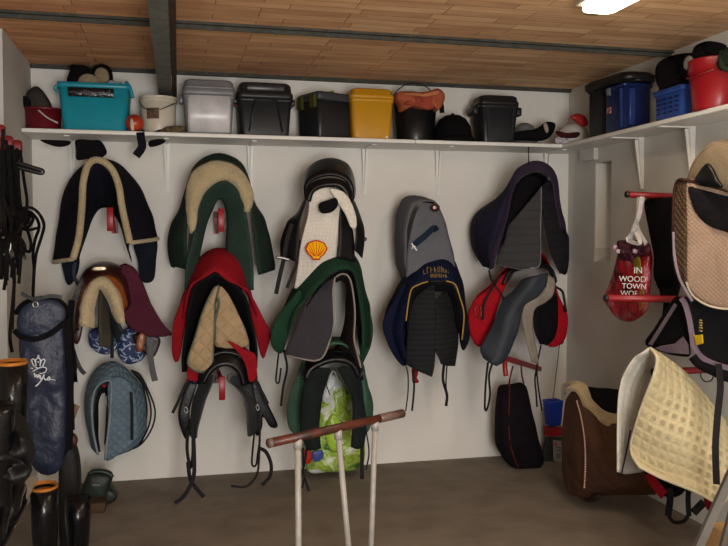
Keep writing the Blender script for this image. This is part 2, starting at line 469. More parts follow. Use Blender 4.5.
t.add('batten', m, rust); t.done()
# pier remains on the right wall near the corner
a = R(569, 168); c = R(594, 168)
struct('trim_5', box(XR-.03, XR, R(598, 150).y, R(584, 150).y, R(590, 161).z, R(590, 146).z), W2)
# ------------------------------------------------------------------ lamps
def emit(name, col, s):
    q = NT(name); q.b.inputs['Base Color'].default_value = (.9, .9, .85, 1)
    q.b.inputs['Emission Color'].default_value = col; q.b.inputs['Emission Strength'].default_value = s; return q.m
EM = emit('lamp_diffuser_glow', (1, .84, .62, 1), 8)
lp = Z(592, 17, ZC-.07)
def lamp(x, y0, y1, label):
    t = Thing('ceiling_lamp', label, 'lamp')
    w = .075
    m = rings(x, (y0+y1)/2, [(ZC-.07, w*1.4, y1-y0-.1, .03), (ZC-.062, w*1.9, y1-y0-.05, .04), (ZC-.03, w*2, y1-y0-.04, .04)])
    t.add('diffuser', m, EM)
    t.add('housing', box(x-.085, x+.085, y0, y1, ZC-.032, ZC, .006), mat('#c9c0a8', 'plastic'))
    t.add('end_clip', box(x-.03, x+.03, y1-.035, y1+.012, ZC-.062, ZC-.01, .004), mat('#8a6a38', 'plastic'))
    t.add('end_clip', box(x-.03, x+.03, y0-.012, y0+.035, ZC-.062, ZC-.01, .004), mat('#8a6a38', 'plastic'))
    t.done()
lamp(lp.x+.0, lp.y-1.25, lp.y, 'glowing warm strip lamp on the tiled ceiling, top right')
lamp(.9, -.6, .65, 'added unseen strip lamp for fill, on the ceiling behind the viewpoint')  # unseen lamp, added to fill the room with light from behind
def area(name, loc, rot, sx, sy, e, col):
    l = bpy.data.lights.new(name, 'AREA'); l.shape = 'RECTANGLE'; l.size = sx; l.size_y = sy; l.energy = e; l.color = col
    o = bpy.data.objects.new(name, l); COL.objects.link(o); o.location = loc; o.rotation_euler = rot; return o
area('lamp_light', (lp.x, lp.y-.62, ZC-.085), (0, 0, 0), .14, 1.2, 4, (1, .90, .76))
area('rear_fill_light', (.9, 0, ZC-.085), (0, 0, 0), .14, 1.2, 24, (1, .93, .82))  # added fill light under the unseen rear lamp
# added soft fill light from behind the viewpoint; no doorway is built
area('added_fill_light', (.5, Y0+.02, 1.1), (math.pi/2, 0, 0), 1.2, 1.5, 100, (1, .997, .985))
w = bpy.data.worlds.new('world'); sc.world = w; w.use_nodes = True
w.node_tree.nodes['Background'].inputs[0].default_value = (.5, .5, .5, 1); w.node_tree.nodes['Background'].inputs[1].default_value = .3
sc.view_settings.view_transform = 'Standard'; sc.view_settings.look = 'None'; sc.view_settings.gamma = 1
sc.view_settings.exposure = 0.56
# ------------------------------------------------------------------ shelves
Wp = mat('#e4e2dc', 'plastic', rough=.5, var=.06)
SH = Thing('wall_shelf', 'long white shelf carrying boxes along the rear wall', 'shelf')
SD = .35
def board(x0, x1, dz=0): return box(x0, x1, YB-SD, YB-.003, ZS-.022+dz, ZS+dz, .002)
xa = B(415, 138, SD).x; xb = B(560, 144, SD).x
SH.add('board', board(XL+.002, xa), Wp); SH.add('board', board(xa+.004, XR-.224), Wp)
def bracket(p, ax, z, ln=.27, h=.29):
    """p: wall point (x,y); ax: outward direction"""
    s = Vector((-ax.y, ax.x, 0)); P = Vector((p[0], p[1], z)) + ax*.006
    m = bar(P + Vector((0, 0, -.002)), P + Vector((0, 0, -h)), .004, .028, ax.cross(Vector((0, 0, 1))))
    m = M().add(*[(lambda b: (b.v, b.f))(bar(P, P-Vector((0, 0, h)), .028, .006, ax))][0][0:2], None, False)
    m.join(bar(P + Vector((0, 0, -.004)), P + ax*ln + Vector((0, 0, -.004)), .028, .006))
    m.join(bar(P + ax*.004 - Vector((0, 0, h*.9)), P + ax*ln*.2 - Vector((0, 0, .012)), .006, .022, ax))
    w1, w2 = .020, .006
    v = [P + s*w1 + ax*.004, P - s*w1 + ax*.004, P - s*w1 + ax*.035, P + s*w1 + ax*.035, P + s*w2 - Vector((0, 0, h)), P - s*w2 - Vector((0, 0, h)), P - s*w2 + ax*.008 - Vector((0, 0, h)), P + s*w2 + ax*.008 - Vector((0, 0, h))]
    m.add(v, [(0, 1, 2, 3), (7, 6, 5, 4), (0, 4, 5, 1), (1, 5, 6, 2), (2, 6, 7, 3), (3, 7, 4, 0)], None, False)
    return m
for px in (73, 167, 250, 364, 437, 545):
    SH.add('bracket', bracket((B(px, 170).x, YB), Vector((0, -1, 0)), ZS-.022), Wp)
SH.done()
SR = Thing('wall_shelf', 'white side shelf on the right wall with blue and red tubs', 'shelf')
xf = XR-.222
SR.add('board', box(xf, XR-.002, 1.9, YB-.004, ZS-.022, ZS, .002), Wp)
for px, py in ((641, 185), (692, 160)):
    SR.add('bracket', bracket((XR, R(px+2, py).y), Vector((-1, 0, 0)), ZS-.022, ln=.20), Wp)
SR.add('bracket', bracket((XR, 2.4), Vector((-1, 0, 0)), ZS-.022), Wp)
SR.done()
# ------------------------------------------------------------------ tack hung on the rear wall
RED = mat('#8c111b', 'plastic', rough=.4, var=.1)
BLK = mat('#0e0d11', 'fabric'); BLL = mat('#0e0d10', 'leather', rough=.34); BLLm = mat('#121113', 'leather', rough=.55); BLS = mat('#0b0a0c', 'leather', rough=.75)
def onsurf(lm, px, py, off=.006):
    """the point of a lofted sheet seen at a pixel, lifted off the cloth a little"""
    best = None
    Ri = RM.transposed()
    if not hasattr(lm, 'px'):
        lm.px = []
        for row in lm.G:
            for p in row:
                q = Ri @ (p-O); lm.px.append((CX+F*q.x/-q.z, CY-F*q.y/-q.z, p))
    bs = sorted(lm.px, key=lambda a: (a[0]-px)**2+(a[1]-py)**2)[:10]
    w = [1/((a[0]-px)**2+(a[1]-py)**2+.05) for a in bs]
    y = sum(a[2].y*k for a, k in zip(bs, w))/sum(w)
    r = ray(px, py); return O + r*((y-off-lm_th)/r.y)
lm_th = .008
def rack(px, py, ln=.5, label='', drop=.0, dx=0.0, nose=True):
    """red bracket arm the saddles hang over: plate, two arms and a nose piece"""
    t = Thing('saddle_rack', label, 'rack')
    p = B(px, py, ln); p.y = YB
    t.add('wall_plate', box(p.x-.02, p.x+.02, YB-.006, YB-.0005, p.z-.12, p.z+.02), RED)
    m = tube([p+Vector((0, -.004, -.01)), p+Vector((dx, -ln, .0))], .011)
    t.add('arm', m, RED)
    if nose: t.add('nose', box(p.x-.017, p.x+.017, YB-ln-.006, YB-ln+.006, p.z-.11, p.z+.02, .003), RED)
    if nose: t.add('brace', tube([p+Vector((0, -.004, -.11)), p+Vector((dx*.7, -ln*.7, -.005))], .008, smooth=False), RED)
    t.done()
# --- 1 black numnah with cream fleece edge -------------------------------------------------
blackf = mat('#121119', 'fabric'); cream = mat('#b3a27e', 'fleece', var=.2); navyd = mat('#191d27', 'fabric')
t = Thing('numnah', 'black saddle cloth edged in cream fleece, hanging at far left of the rear wall', 'saddle cloth')
o = loft([Bs(.06, 58,262, 62,235, 67,205, 75,182, 86,168, 97,162, 112,165, 125,175, 137,192, 147,215, 152,238),
          Bs(.22, 54,262, 58,235, 63,205, 71,180, 84,165, 96,159, 112,162, 126,171, 140,190, 150,215, 157,239),
          Bs(.40, 73,259, 79,236, 82,204, 83,184, 87,167, 94,160, 104,162, 113,171, 119,187, 122,207, 130,243)], nu=60, thick=.014)
b = t.add('cloth', o, blackf)
i = loft([Bs(.39, 74,258, 80,236, 84,204, 85,184, 89,168, 95,162, 103,164, 112,173, 117,187, 120,207, 128,241),
          Bs(.10, 78,262, 82,250, 88,232, 93,218, 99,209, 106,207, 112,210, 118,220, 123,234, 128,250, 131,262)], nu=50, thick=.008)
t.add('lining', i, mat('#15151f', 'fabric'))
t.add('fleece_edge', tube(rim(o, 'last'), .019, 10, sm=1), cream)
t.add('fleece_edge', tube(rim(o, 'start'), .012, 8, sm=1), cream)
t.add('fleece_edge', tube(rim(o, 'end'), .012, 8, sm=1), cream)
t.add('flap', pillow(Bs(.10, 62,257, 78,255, 79,268, 74,281, 68,285, 64,275), .012, .004), navyd)
t.add('flap', pillow(Bs(.10, 134,240, 156,238, 156,262, 154,279, 147,283, 140,279, 138,262), .012, .004), navyd)
t.add('strap', strap(Bs(.12, 75,262, 74,275, 80,290, 78,300), .018), mat('#3c4150'))
t.done()
rack(110, 211, .40, 'red saddle rack under the black cloth with cream fleece edge')
# --- 2 brown saddle ---------------------------------------------------------------------------
tan = mat('#8a4a1e', 'leather', rough=.3, var=.35); brn = mat('#3c1b17', 'leather', rough=.3, var=.3); burg = mat('#4e2030', 'fabric', var=.2)
t = Thing('saddle', 'brown leather saddle with cream fleece seat saver and burgundy flap', 'saddle')
seat = loft([Bs(.08, 76,330, 78,300, 84,280, 95,268, 108,266, 120,275, 126,300),
             Bs(.28, 74,335, 76,300, 83,277, 92,267, 104,264, 118,267, 127,278, 132,300),
             Bs(.46, 78,330, 80,304, 86,288, 95,280, 106,277, 117,281, 124,293, 126,310)], nu=40, thick=.022)
s_ = t.add('seat', seat, brn)
cant = loft([Bs(.46, 78,308, 83,290, 93,280, 106,276, 117,280, 124,292, 127,306),
             Bs(.50, 82,312, 88,298, 97,288, 106,285, 114,288, 120,298, 122,312)], nu=34, thick=.02)
t.add('cantle', cant, tan)
t.add('maker_plate', pillow(Bs(.485, 93,267.5, 105,267, 105,270.5, 93,271), .006, .001, ax=Vector((0, -.8, .6))), mat('#a89880', 'metal'), label='pale metal badge')
fl = loft([Bs(.50, 82,324, 83,300, 90,286, 98,279, 107,280, 115,290, 120,306, 123,322),
           Bs(.56, 83,327, 86,302, 92,288, 98,282, 106,283, 113,292, 118,306, 123,324),
           Bs(.50, 94,328, 94,310, 96,298, 98,290, 102,290, 106,296, 112,308, 117,322)], nu=44, thick=.03, wob=.008, wf=20)
t.add('fleece_cover', fl, mat('#b9a682', 'fleece', var=.15))
t.add('flap', loft([Bs(.12, 117,266, 121,275, 122,300, 124,318, 132,330, 150,337), Bs(.30, 125,264, 136,270, 145,290, 155,312, 166,330, 172,335)], nu=30, thick=.012), burg, label='burgundy cloth flap')
t.add('flap', pillow(Bs(.36, 121,268, 127,265, 134,270, 142,284, 152,305, 164,325, 172,334, 160,337, 145,335, 132,329, 124,318, 121,300), .014, .004), burg, label='burgundy cloth flap')
t.add('flap', pillow(Bs(.34, 78,290, 84,298, 84,318, 80,340, 75,344, 70,330, 71,308), .016, .003), brn, label='dark brown leather flap')
t.add('flap', pillow(Bs(.20, 134,334, 159,337, 158,350, 152,358, 143,352, 136,345), .016, .003), mat('#33141c', 'leather'))
t.add('panel', loft([Bs(.48, 100,291, 99,305, 98,325, 100,346), Bs(.40, 108,300, 109,315, 110,335, 110,348)], nu=20, thick=.02), mat('#4a463c', 'fabric'), label='grey felt panel under the seat')
t.add('panel', loft([Bs(.44, 104,296, 112,312, 119,324, 124,330), Bs(.30, 102,300, 108,318, 114,334, 118,342)], nu=20, thick=.02), mat('#3a3c40', 'fabric'))
t.add('strap', strap(Bs(.50, 77,290, 71,310, 70,330, 73,350, 80,368, 85,374), .022), mat('#241a18', 'leather'))
t.add('strap', strap(Bs(.46, 80,288, 74,310, 72,335, 73,355, 76,368, 72,379), .014), mat('#2a2420', 'leather'))
t.add('strap', strap(Bs(.30, 150,337, 150,352, 152,368, 155,381), .034, .006), mat('#2a2226', 'leather'))
t.add('strap', strap(Bs(.30, 112,330, 112,345, 112,358), .02), BLS)
t.add('strap', pillow(Bs(.42, 139,334, 145,335, 143,349, 139,352, 136,346), .012, .003), tan, label='tan leather billet')
t.done()
rack(103, 292, .42, 'red saddle rack under the brown leather saddle')
# blue bandage rolls in the printed bags
def printed(name, c1, c2, sc_=26, thr=.58):
    q = NT(name); co = q.n('ShaderNodeTexCoord'); vo = q.n('ShaderNodeTexVoronoi'); vo.feature = 'DISTANCE_TO_EDGE'; vo.distance = 'EUCLIDEAN'; vo.inputs['Scale'].default_value = sc_
    nz = q.n('ShaderNodeTexNoise'); nz.inputs['Scale'].default_value = sc_*1.3; q.l(co.outputs['Object'], vo.inputs['Vector']); q.l(co.outputs['Object'], nz.inputs['Vector'])
    a = q.math('LESS_THAN', vo.outputs['Distance'], .10); b = q.math('GREATER_THAN', nz.outputs['Fac'], thr-.06)
    k = q.math('MULTIPLY', a, b); mx = q.n('ShaderNodeMix', data_type='RGBA'); q.l(k, mx.inputs[0]); mx.inputs[6].default_value = lin(c1); mx.inputs[7].default_value = lin(c2)
    q.l(mx.outputs[2], q.b.inputs['Base Color']); q.b.inputs['Roughness'].default_value = .7; return q.m
PB = printed('printed_blue_cotton', '#28365e', '#9eabc4')
g = 'blue printed boot bags under the brown saddle'
solo('boot_bag', 'round blue bag with white print hanging left under the brown saddle', 'bag',
     pillow(Bs(.20, 90,331, 104,326, 119,328, 122,338, 118,348, 108,354, 97,352, 89,344), .07, .03, wob=.012), PB, g)
solo('boot_bag', 'round blue bag with white print hanging right and lower under the brown saddle', 'bag',
     pillow(Bs(.14, 122,332, 134,326, 143,336, 146,352, 142,360, 130,364, 121,360, 117,350, 120,340), .07, .03, wob=.012), PB, g)
# --- 3 grey-blue pad --------------------------------------------------------------------------
gb = mat('#617482', 'quilt', size=.05, var=.15)
t = Thing('saddle_pad', 'grey-blue quilted saddle pad hanging low on the left of the rear wall', 'saddle cloth')
o = loft([Bs(.08, 92,440, 90,410, 92,385, 100,372, 112,367, 125,372, 136,384, 143,400, 145,420, 141,440),
          Bs(.22, 92,447, 86,415, 87,390, 96,370, 112,363, 126,370, 136,383, 142,400, 143,425, 138,447),
          Bs(.38, 98,455, 93,430, 92,405, 96,388, 105,381, 111,382, 111,400, 109,425, 107,442, 105,460)], nu=56, thick=.014)
t.add('cloth', o, gb)
t.add('side_panel', pillow(Bs(.36, 108,384, 116,377, 126,380, 134,392, 137,412, 138,436, 128,447, 118,455, 106,460, 108,430), .018, .006), gb)
t.add('lining', loft([Bs(.36, 97,452, 94,428, 94,405, 98,390, 105,383, 109,390, 108,415, 106,440), Bs(.12, 100,452, 98,430, 98,410, 100,398, 104,392, 107,400, 106,425, 104,445)], nu=36, thick=.006), mat('#2c3036', 'fabric'))
t.add('piping', tube(rim(o, 'last'), .007, 6, sm=1), mat('#7d8a90', 'fabric'))
for k in range(3):
    t.add('strap', strap(Bs(.26-.04*k, 131,370, 140,375+3*k, 148-2*k,390, 155-4*k,410, 152-4*k,428, 140-2*k,445, 124,450-2*k, 112,446), .010), BLS)
t.add('strap', strap(Bs(.405, 131,392, 132,410, 132,440), .016), BLS)
t.done()
rack(104, 386, .34, 'saddle rack under the grey-blue quilted pad', nose=False)
# --- 4 dark green pad with fleece -------------------------------------------------------------
gr = mat('#26352d', 'fabric', var=.2); gr2 = mat('#2b3d35', 'fabric', size=.05, var=.2)
t = Thing('saddle_pad', 'dark green saddle pad with a cream fleece crescent at its top', 'saddle cloth')
o = loft([Bs(.06, 174,268, 172,248, 175,225, 184,207, 192,180, 203,163, 218,157, 234,161, 245,173, 252,200, 261,222, 267,240, 270,268),
          Bs(.20, 172,266, 169,248, 172,225, 181,207, 190,177, 201,161, 218,154.6, 235,159, 246,171, 254,202, 264,221, 270,240, 274,270),
          Bs(.40, 190,270, 187,250, 186,222, 187,195, 193,174, 205,164, 220,161, 238,168, 249,184, 252,203, 253,225, 256,250, 259,275)], nu=60, thick=.014)
t.add('cloth', o, gr)
c = loft([Bs(.42, 191,234, 188,215, 186.5,194, 192,173, 205,164, 219,161, 238,168, 249.5,184, 253,199, 246,213),
          Bs(.46, 192,232, 192,213, 193,198, 199,182, 207,176, 222,171, 237,178, 246,192, 249,203, 246,212),
          Bs(.44, 194,230, 197,213, 198,207, 203,195, 212,185, 224,180, 235,186, 242,199, 245,207, 245,212)], nu=50, thick=.024, wob=.006, wf=22)
t.add('fleece_trim', c, cream)
ia = loft([Bs(.43, 185,290, 187,262, 193,235, 198,208, 204,194, 213,184, 224,180, 235,187, 243,201, 248,225, 252,255, 254,290),
           Bs(.34, 196,290, 199,262, 204,237, 211,215, 217,201, 221,199, 224,204, 226,214, 227,232, 226,250, 229,268, 232,290)], nu=56, thick=.014)
t.add('inner_panel', ia, gr2)
t.add('billet_strap', strap(Bs(.40, 191,232, 190,248, 189,262), .02), mat('#2a2c2a'))
t.done()
rack(221, 212, .46, 'red saddle rack showing inside the dark green pad with fleece')
# --- 5 red pad and beige girth pad --------------------------------------------------------------
redf = mat('#8a141f', 'fabric', var=.12); beige = mat('#a38c6c', 'quilt', size=.085, var=.15, bump=.010)
t = Thing('saddle_pad', 'bright red saddle pad with black underside, below the dark green fleece pad', 'saddle cloth')
o = loft([Bs(.10, 178,335, 182,310, 188,285, 196,268, 207,257, 220,253, 233,257, 243,270, 248,290, 254,312, 262,338),
          Bs(.34, 176,345, 180,315, 187,286, 195,266, 206,254, 218,250, 232,253, 243.6,266, 249,285, 255,310, 264,340),
          Bs(.56, 187,300, 190,287, 194,282, 201,279, 209,275, 216,272, 226,279, 234,283, 241,287, 247,290, 250,298)], nu=60, thick=.012)
t.add('cloth', o, redf)
t.add('flap', pillow(Bs(.46, 190,287, 186,291, 178,309, 173,325, 172,342, 172,354, 175.6,362.6, 180,357, 184.6,330, 190,312, 194,300), .018, .005), redf)
t.add('flap', pillow(Bs(.46, 248,290, 253,298, 258,307, 264,319, 270,330, 270.5,338, 267,350, 263.6,359, 260,353, 256,335, 250,312), .018, .005), redf)
ul = loft([Bs(.55, 183,372, 183,355, 186,325, 190,300, 196,285, 205,278, 216,273, 226,279, 238,287, 246,297, 251,315, 256,345, 257,368),
           Bs(.40, 193,372, 193,352, 198,325, 203,308, 207,297, 212,290, 217,288, 223,291, 230,299, 239,314, 246,330, 249,345, 250,368)], nu=56, thick=.018)
t.add('underside', ul, mat('#121214', 'fabric'), label='black felt underside')
t.done()
rack(218, 290, .56, 'red saddle rack behind the beige quilted pad')
t = Thing('girth_pad', 'beige quilted pad with grey binding, folded over the rack under the red pad', 'saddle cloth')
pa = pillow(Bs(.64, 218,285.5, 212,292, 203,312, 195,338, 188,360, 191,368, 202.6,372, 211.5,366, 213,345, 214,317, 214.5,300), .026, .008)
pb = pillow(Bs(.60, 219,286, 225,290, 230,297, 238.5,314, 246,332, 249,344, 240,348, 222,348, 214,343, 215,317, 216,300), .026, .008)
t.add('quilted_panel', pa, beige); t.add('quilted_panel', pb, beige)
bd = mat('#5a6354', 'fabric')
t.add('binding', tube([p+Vector((0, -.004, 0)) for p in pa.P], .007, 6, sm=1, closed=True), bd)
t.add('binding', tube(Bs(.625, 219,286, 217,295, 219,305, 215,320, 215,340), .007, 6), bd)
t.done()
# --- 6 black saddle low ------------------------------------------------------------------------
def bl(d, *a): return Bs(d, *a)
t = Thing('saddle', 'black leather saddle with long straps trailing to the floor', 'saddle')
seat = loft([Bs(.12, 196,380, 200,362, 208,350, 222,344, 238,347, 247,360, 251,378),
             Bs(.40, 192,384, 197,362, 206,348, 222,341, 238,344, 250,358, 255,380),
             Bs(.62, 200,384, 202,368, 210,358, 224,353, 238,357, 247,368, 249,384)], nu=44, thick=.03)
t.add('seat', seat, BLL)
t.add('cantle', loft([Bs(.62, 199,382, 203,368, 212,359, 224,355, 236,358, 245,368, 248,384), Bs(.66, 205,384, 210,374, 217,368, 225,366, 233,368, 240,376, 243,386)], nu=34, thick=.028), BLL)
t.add('flap', loft([Bs(.62, 206,376, 213,372, 216,375, 210,390, 204,405, 199,425, 196,438), Bs(.50, 200,380, 196,392, 192,405, 190,420, 190,432, 193,438, 195,439)], nu=24, thick=.01), mat('#3a3b3d', 'leather', rough=.5), label='dark grey leather flap')
t.add('flap', loft([Bs(.62, 242,376, 230,374, 227,380, 236,388, 243,397, 247,418, 248,436), Bs(.50, 252,380, 254,395, 257,408, 258,420, 257,430, 254,434, 250,437)], nu=24, thick=.01), mat('#3a3b3d', 'leather', rough=.5), label='dark grey leather flap')
t.add('sweat_flap', pillow(Bs(.40, 190,380, 198,378, 194,395, 190,410, 190,434, 186,440, 181,430, 178,415, 181,400, 185,388), .02, .004), BLL)
t.add('sweat_flap', pillow(Bs(.40, 252,376, 259,382, 265,397, 270,408, 278,426, 270,427, 263,416, 262,428, 256,436, 253,410, 251,392), .02, .004), BLL)
t.add('stirrup_leather', strap(Bs(.52, 190,378, 184,388, 178,402, 172.5,413), .016), BLS)
t.add('stirrup_leather', strap(Bs(.52, 254,380, 262,392, 268,404), .016), BLS)
t.add('girth_strap', strap(Bs(.50, 188,430, 187,448, 189,463, 190,468, 192,462, 193,452, 193,440), .018), BLS)
t.add('girth_strap', strap(Bs(.54, 188,462, 190,478, 196,488, 204,497), .022), BLS)
t.add('girth_strap', strap(Bs(.58, 193,428, 194,452, 194,474, 190,486, 183,497, 175,503), .022), BLS)
t.add('girth_strap', strap(Bs(.50, 255,428, 253,446, 252,464, 256,465, 258,452, 260,440), .011), BLS)
t.add('girth_strap', strap(Bs(.54, 259,448, 266,452, 271,464, 270,476, 262,485), .020), BLS)
t.add('girth_strap', strap(Bs(.58, 260,425, 259,458, 257,474, 250,484, 243,487, 231,486), .012), BLS)
t.add('buckle', tube(Bs(.545, 184,409, 186,407, 188,411, 186,413), .003, 6, closed=True), mat('#b0b0b0', 'metal'))
t.add('buckle', tube(Bs(.545, 256,406, 258,405, 259,409, 257,410), .003, 6, closed=True), mat('#b0b0b0', 'metal'))
t.done()
t = Thing('saddle_cloth', 'strip of red cloth showing around the low black saddle', 'saddle cloth')
t.add('cloth', loft([Bs(.30, 190,384, 194,366, 204,352, 222,346, 240,350, 250,362, 256,384), Bs(.46, 187,383, 192,366, 203,350, 226,340, 243,346, 254,358, 257,382)], nu=40, thick=.008), redf)
t.add('corner', pillow(Bs(.665, 227,341, 236,344, 246,350, 255,354, 257,366, 255,380, 249,381, 247,371, 243,360, 236,350), .01, .002), redf)
t.add('corner', pillow(Bs(.60, 188,366, 197,371, 200,380, 193,381, 188,379), .01, .002), redf)
t.done()
rack(222, 380, .60, 'red saddle rack below the low black saddle')
# --- 7 black saddle over white cloth -------------------------------------------------------------
t = Thing('saddle', 'glossy black saddle above the white cloth, highest in the middle of the rear wall', 'saddle')
seat = loft([Bs(.12, 308,196, 309,180, 316,170, 329,165, 342,169, 349,180, 350,196),
             Bs(.38, 305,198, 305,178, 312,167, 328.7,161, 345,165, 352,178, 353,197),
             Bs(.58, 306,200, 307,186, 316,178, 330,175, 344,179, 351,188, 352,202)], nu=44, thick=.03)
t.add('seat', seat, BLL)
t.add('cantle', loft([Bs(.60, 306,200, 308,188, 317,181, 330,179, 343,182, 350,190, 352,203), Bs(.64, 310,202, 314,192, 322,187, 330,186, 338,187, 345,194, 348,205)], nu=36, thick=.03), BLL)
t.add('flap', loft([Bs(.52, 306,196, 303,210, 300,225, 298,245, 297,262), Bs(.40, 304,202, 296,214, 287,222, 281,242, 281,256)], nu=24, thick=.012), BLLm)
t.add('flap', loft([Bs(.56, 351,198, 354,210, 356,230, 354,250), Bs(.40, 353,200, 360,218, 364,232, 362,258)], nu=24, thick=.012), BLLm)
t.add('stirrup_leather', strap(Bs(.50, 292,224, 287,240, 284,258, 280,275, 276,294), .024), BLS)
t.add('stirrup_leather', strap(Bs(.52, 300,240, 297,262, 292,275, 287,288), .018), BLS)
t.add('stirrup_iron', tube(Bs(.53, 276,257, 283,258, 290,260), .008, 8), mat('#a8a8a8', 'metal'))
t.add('panel', loft([Bs(.58, 338,206, 339,220, 339,240, 338,258), Bs(.52, 347,203, 350,220, 353,240, 354,262)], nu=20, thick=.02), BLLm)
t.add('knob', blob(B(365, 239, .42), .012, .012, .012), mat('#5a5a5a', 'metal'))
t.done()
white = mat('#d6cfc4', 'cells', size=.022, var=.05, bump=.003)
t = Thing('saddle_cloth', 'white quilted saddle cloth bearing a yellow and red shell emblem', 'saddle cloth')
wp = loft([Bs(.60, 309,190, 317,187, 326,186, 334,188, 342,191), Bs(.60, 309,200, 316,198, 324,196, 331,197, 340,199), Bs(.58, 308,214, 316,213, 325,212, 334,215, 340,216),
           Bs(.55, 301,243, 311,244, 322,244, 331,243, 337,243), Bs(.50, 297,272, 308,273, 318,273, 330,272, 338,270), Bs(.46, 294,288, 302,289, 312,289, 322,288, 335,286)], nu=30, nv=40, thick=.008, wob=.006)
t.add('cloth', wp, white)
t.add('folded_side', pillow(Bs(.645, 330,189, 342,191, 350,200, 356,216, 356,228, 350.6,227, 345,214, 336,200), .012, .004), white)
t.add('tab', pillow(Bs(.66, 319,204, 328,200, 336,198, 338,205, 332,212, 321,213), .014, .003), BLK, label='black hook and loop tab')
# shell emblem: scalloped yellow fan, dark red ribs and edge
cb = B(315.5, 249, .56); px = .0056
def shell(s, push):
    out = []
    for k in range(40):
        a = math.radians(-40 + 260*k/39)
        r = (1.0 + .025*math.cos((a-math.pi/2)*8.0)) * s
        out.append(cb + Vector((math.cos(a)*r*11.0*px, -push, (math.sin(a)*r*8.4 + .3)*px)))
    out += [cb + Vector((-4.4*px*s, -push, -8.6*px*s)), cb + Vector((-4.0*px*s, -push, -11*px*s)), cb + Vector((3.6*px*s, -push, -11*px*s)), cb + Vector((4.2*px*s, -push, -8.6*px*s))]
    return out
t.add('emblem', plate(shell(1.0, .026), .002), mat('#b0121a', 'fabric', var=0), label='dark red shell outline')
t.add('emblem', plate(shell(.86, .0285), .002), mat('#e8b010', 'fabric', var=0), label='yellow shell face')
rb = M()
for k in range(9):
    a = math.radians(-20 + 220*k/8)
    rb.join(bar(cb + Vector((math.cos(a)*2.0*px, -.0305, -7*px)), cb + Vector((math.cos(a)*8.4*px, -.0305, (math.sin(a)*6.6+.3)*px)), .0032, .0012, Vector((0, -1, 0))))
t.add('emblem_ribs', rb, mat('#c22a12', 'fabric', var=0))
t.done()
rack(331, 190, .5, 'saddle rack under the glossy black saddle with white cloth', nose=False)
# --- 8 green pad with grey felt ---------------------------------------------------------------
grn = mat('#1d3a2a', 'fabric', var=.15); felt = mat('#38353b', 'fabric', var=.12)
t = Thing('saddle_pad', 'bottle green saddle pad with black lining, in the middle of the rear wall', 'saddle cloth')
o = loft([Bs(.10, 280,345, 284,320, 294,295, 305,278, 320,262, 335,255, 348,257, 357,268, 363,290, 368,315, 366,350),
          Bs(.40, 280,350, 281,322, 290,298, 301,279, 312,262, 323,253, 336,249, 349,252, 358,263, 363,285, 369,313, 369,345),
          Bs(.64, 292,325, 299,306, 308,298, 320,284, 328,276, 335,271, 342,270, 349,269, 355,276, 358,292, 362,320, 363,350)], nu=60, thick=.014)
t.add('cloth', o, grn)
t.add('flap', pillow(Bs(.56, 300,290, 290,300, 276,318, 270.5,335, 272,346.7, 278,353, 283,352, 287,339, 293,320, 301,302), .018, .005), grn)
t.add('flap', pillow(Bs(.40, 359,280, 366,300, 370.5,313, 373,329, 371,345, 366,357, 361.5,362, 357,330, 356,300), .018, .005), grn)
t.add('strap', strap(Bs(.54, 279,350, 277,368, 276,381, 279,382, 281,368), .010), BLS)
t.add('strap', strap(Bs(.56, 284,350, 287,368, 283,388, 281,406), .013), BLS)
t.add('lining', loft([Bs(.66, 306,306, 318,290, 327,279, 335,273, 343,271, 350,271, 355,278, 358,296, 361,325), Bs(.50, 318,312, 326,298, 332,286, 337,281, 343,278, 348,280, 351,290, 353,305, 354,325)], nu=40, thick=.01), BLK)
t.done()
rack(343, 272, .5, 'saddle rack inside the bottle green pad with grey felt panels', nose=False)
t = Thing('felt_pad', 'charcoal felt pad with pale edging, folded over the rack inside the green pad', 'saddle cloth')
o = loft([Bs(.70, 335,277, 333,290, 333.5,305, 333,326, 328,346, 322,358, 314,361),
          Bs(.68, 331,279, 326,292, 322,306, 318,325, 312,342, 306,352, 300,358.5),
          Bs(.64, 326,282, 315,292, 305,302, 297,322, 292,336, 287,346, 284,355)], nu=36, thick=.010)
t.add('panel', o, felt)
ed = mat('#8d857f', 'fabric')
t.add('edging', tube(rim(o, 'first', 'rend')[:-0 or None], .0055, 6, sm=1), ed)
o2 = loft([Bs(.70, 336,277, 341,274, 347,275, 351,282, 354,300, 355,318, 354,338, 357,352, 361,368),
           Bs(.46, 337,283, 340,281, 344,283, 346,288, 346,305, 344,320, 341,334, 338,343, 334,350)], nu=40, thick=.010)
t.add('panel', o2, mat('#35292a', 'fabric', var=.15), label='dark brown inside face')
t.add('edging', tube(rim(o2, 'first'), .0055, 6, sm=1), ed)
t.done()
# --- 9 green pad with black saddle, low ---------------------------------------------------------
g3 = mat('#3f6350', 'fabric', var=.15); g4 = mat('#3d5747', 'fabric', var=.2)
t = Thing('saddle_pad', 'mid green saddle pad under the low black saddle, behind the metal stand', 'saddle cloth')
o = loft([Bs(.10, 300,432, 296,405, 302,378, 310,358, 324,344, 338,341, 350,347, 359,362, 365,385, 369,405, 368,428),
          Bs(.40, 298,434, 291,405, 298,375, 308,354, 322,341, 338,338, 350,343, 360,358, 366,380, 371,400, 371,420),
          Bs(.60, 303,408, 304,385, 308,366, 317,353, 327,346, 338,344, 348,348, 356,358, 361,375, 363,395, 364,415)], nu=56, thick=.014)
t.add('cloth', o, g3)
t.add('flap', pillow(Bs(.54, 306,358, 299,372, 291,390, 287,408, 288,425, 293,433, 301,434, 304,415, 304,390), .018, .005), g4)
t.add('flap', pillow(Bs(.40, 361,362, 366,380, 370,397, 373,414, 370,428, 365,432, 362,405, 360,385), .018, .005), g4)
t.done()
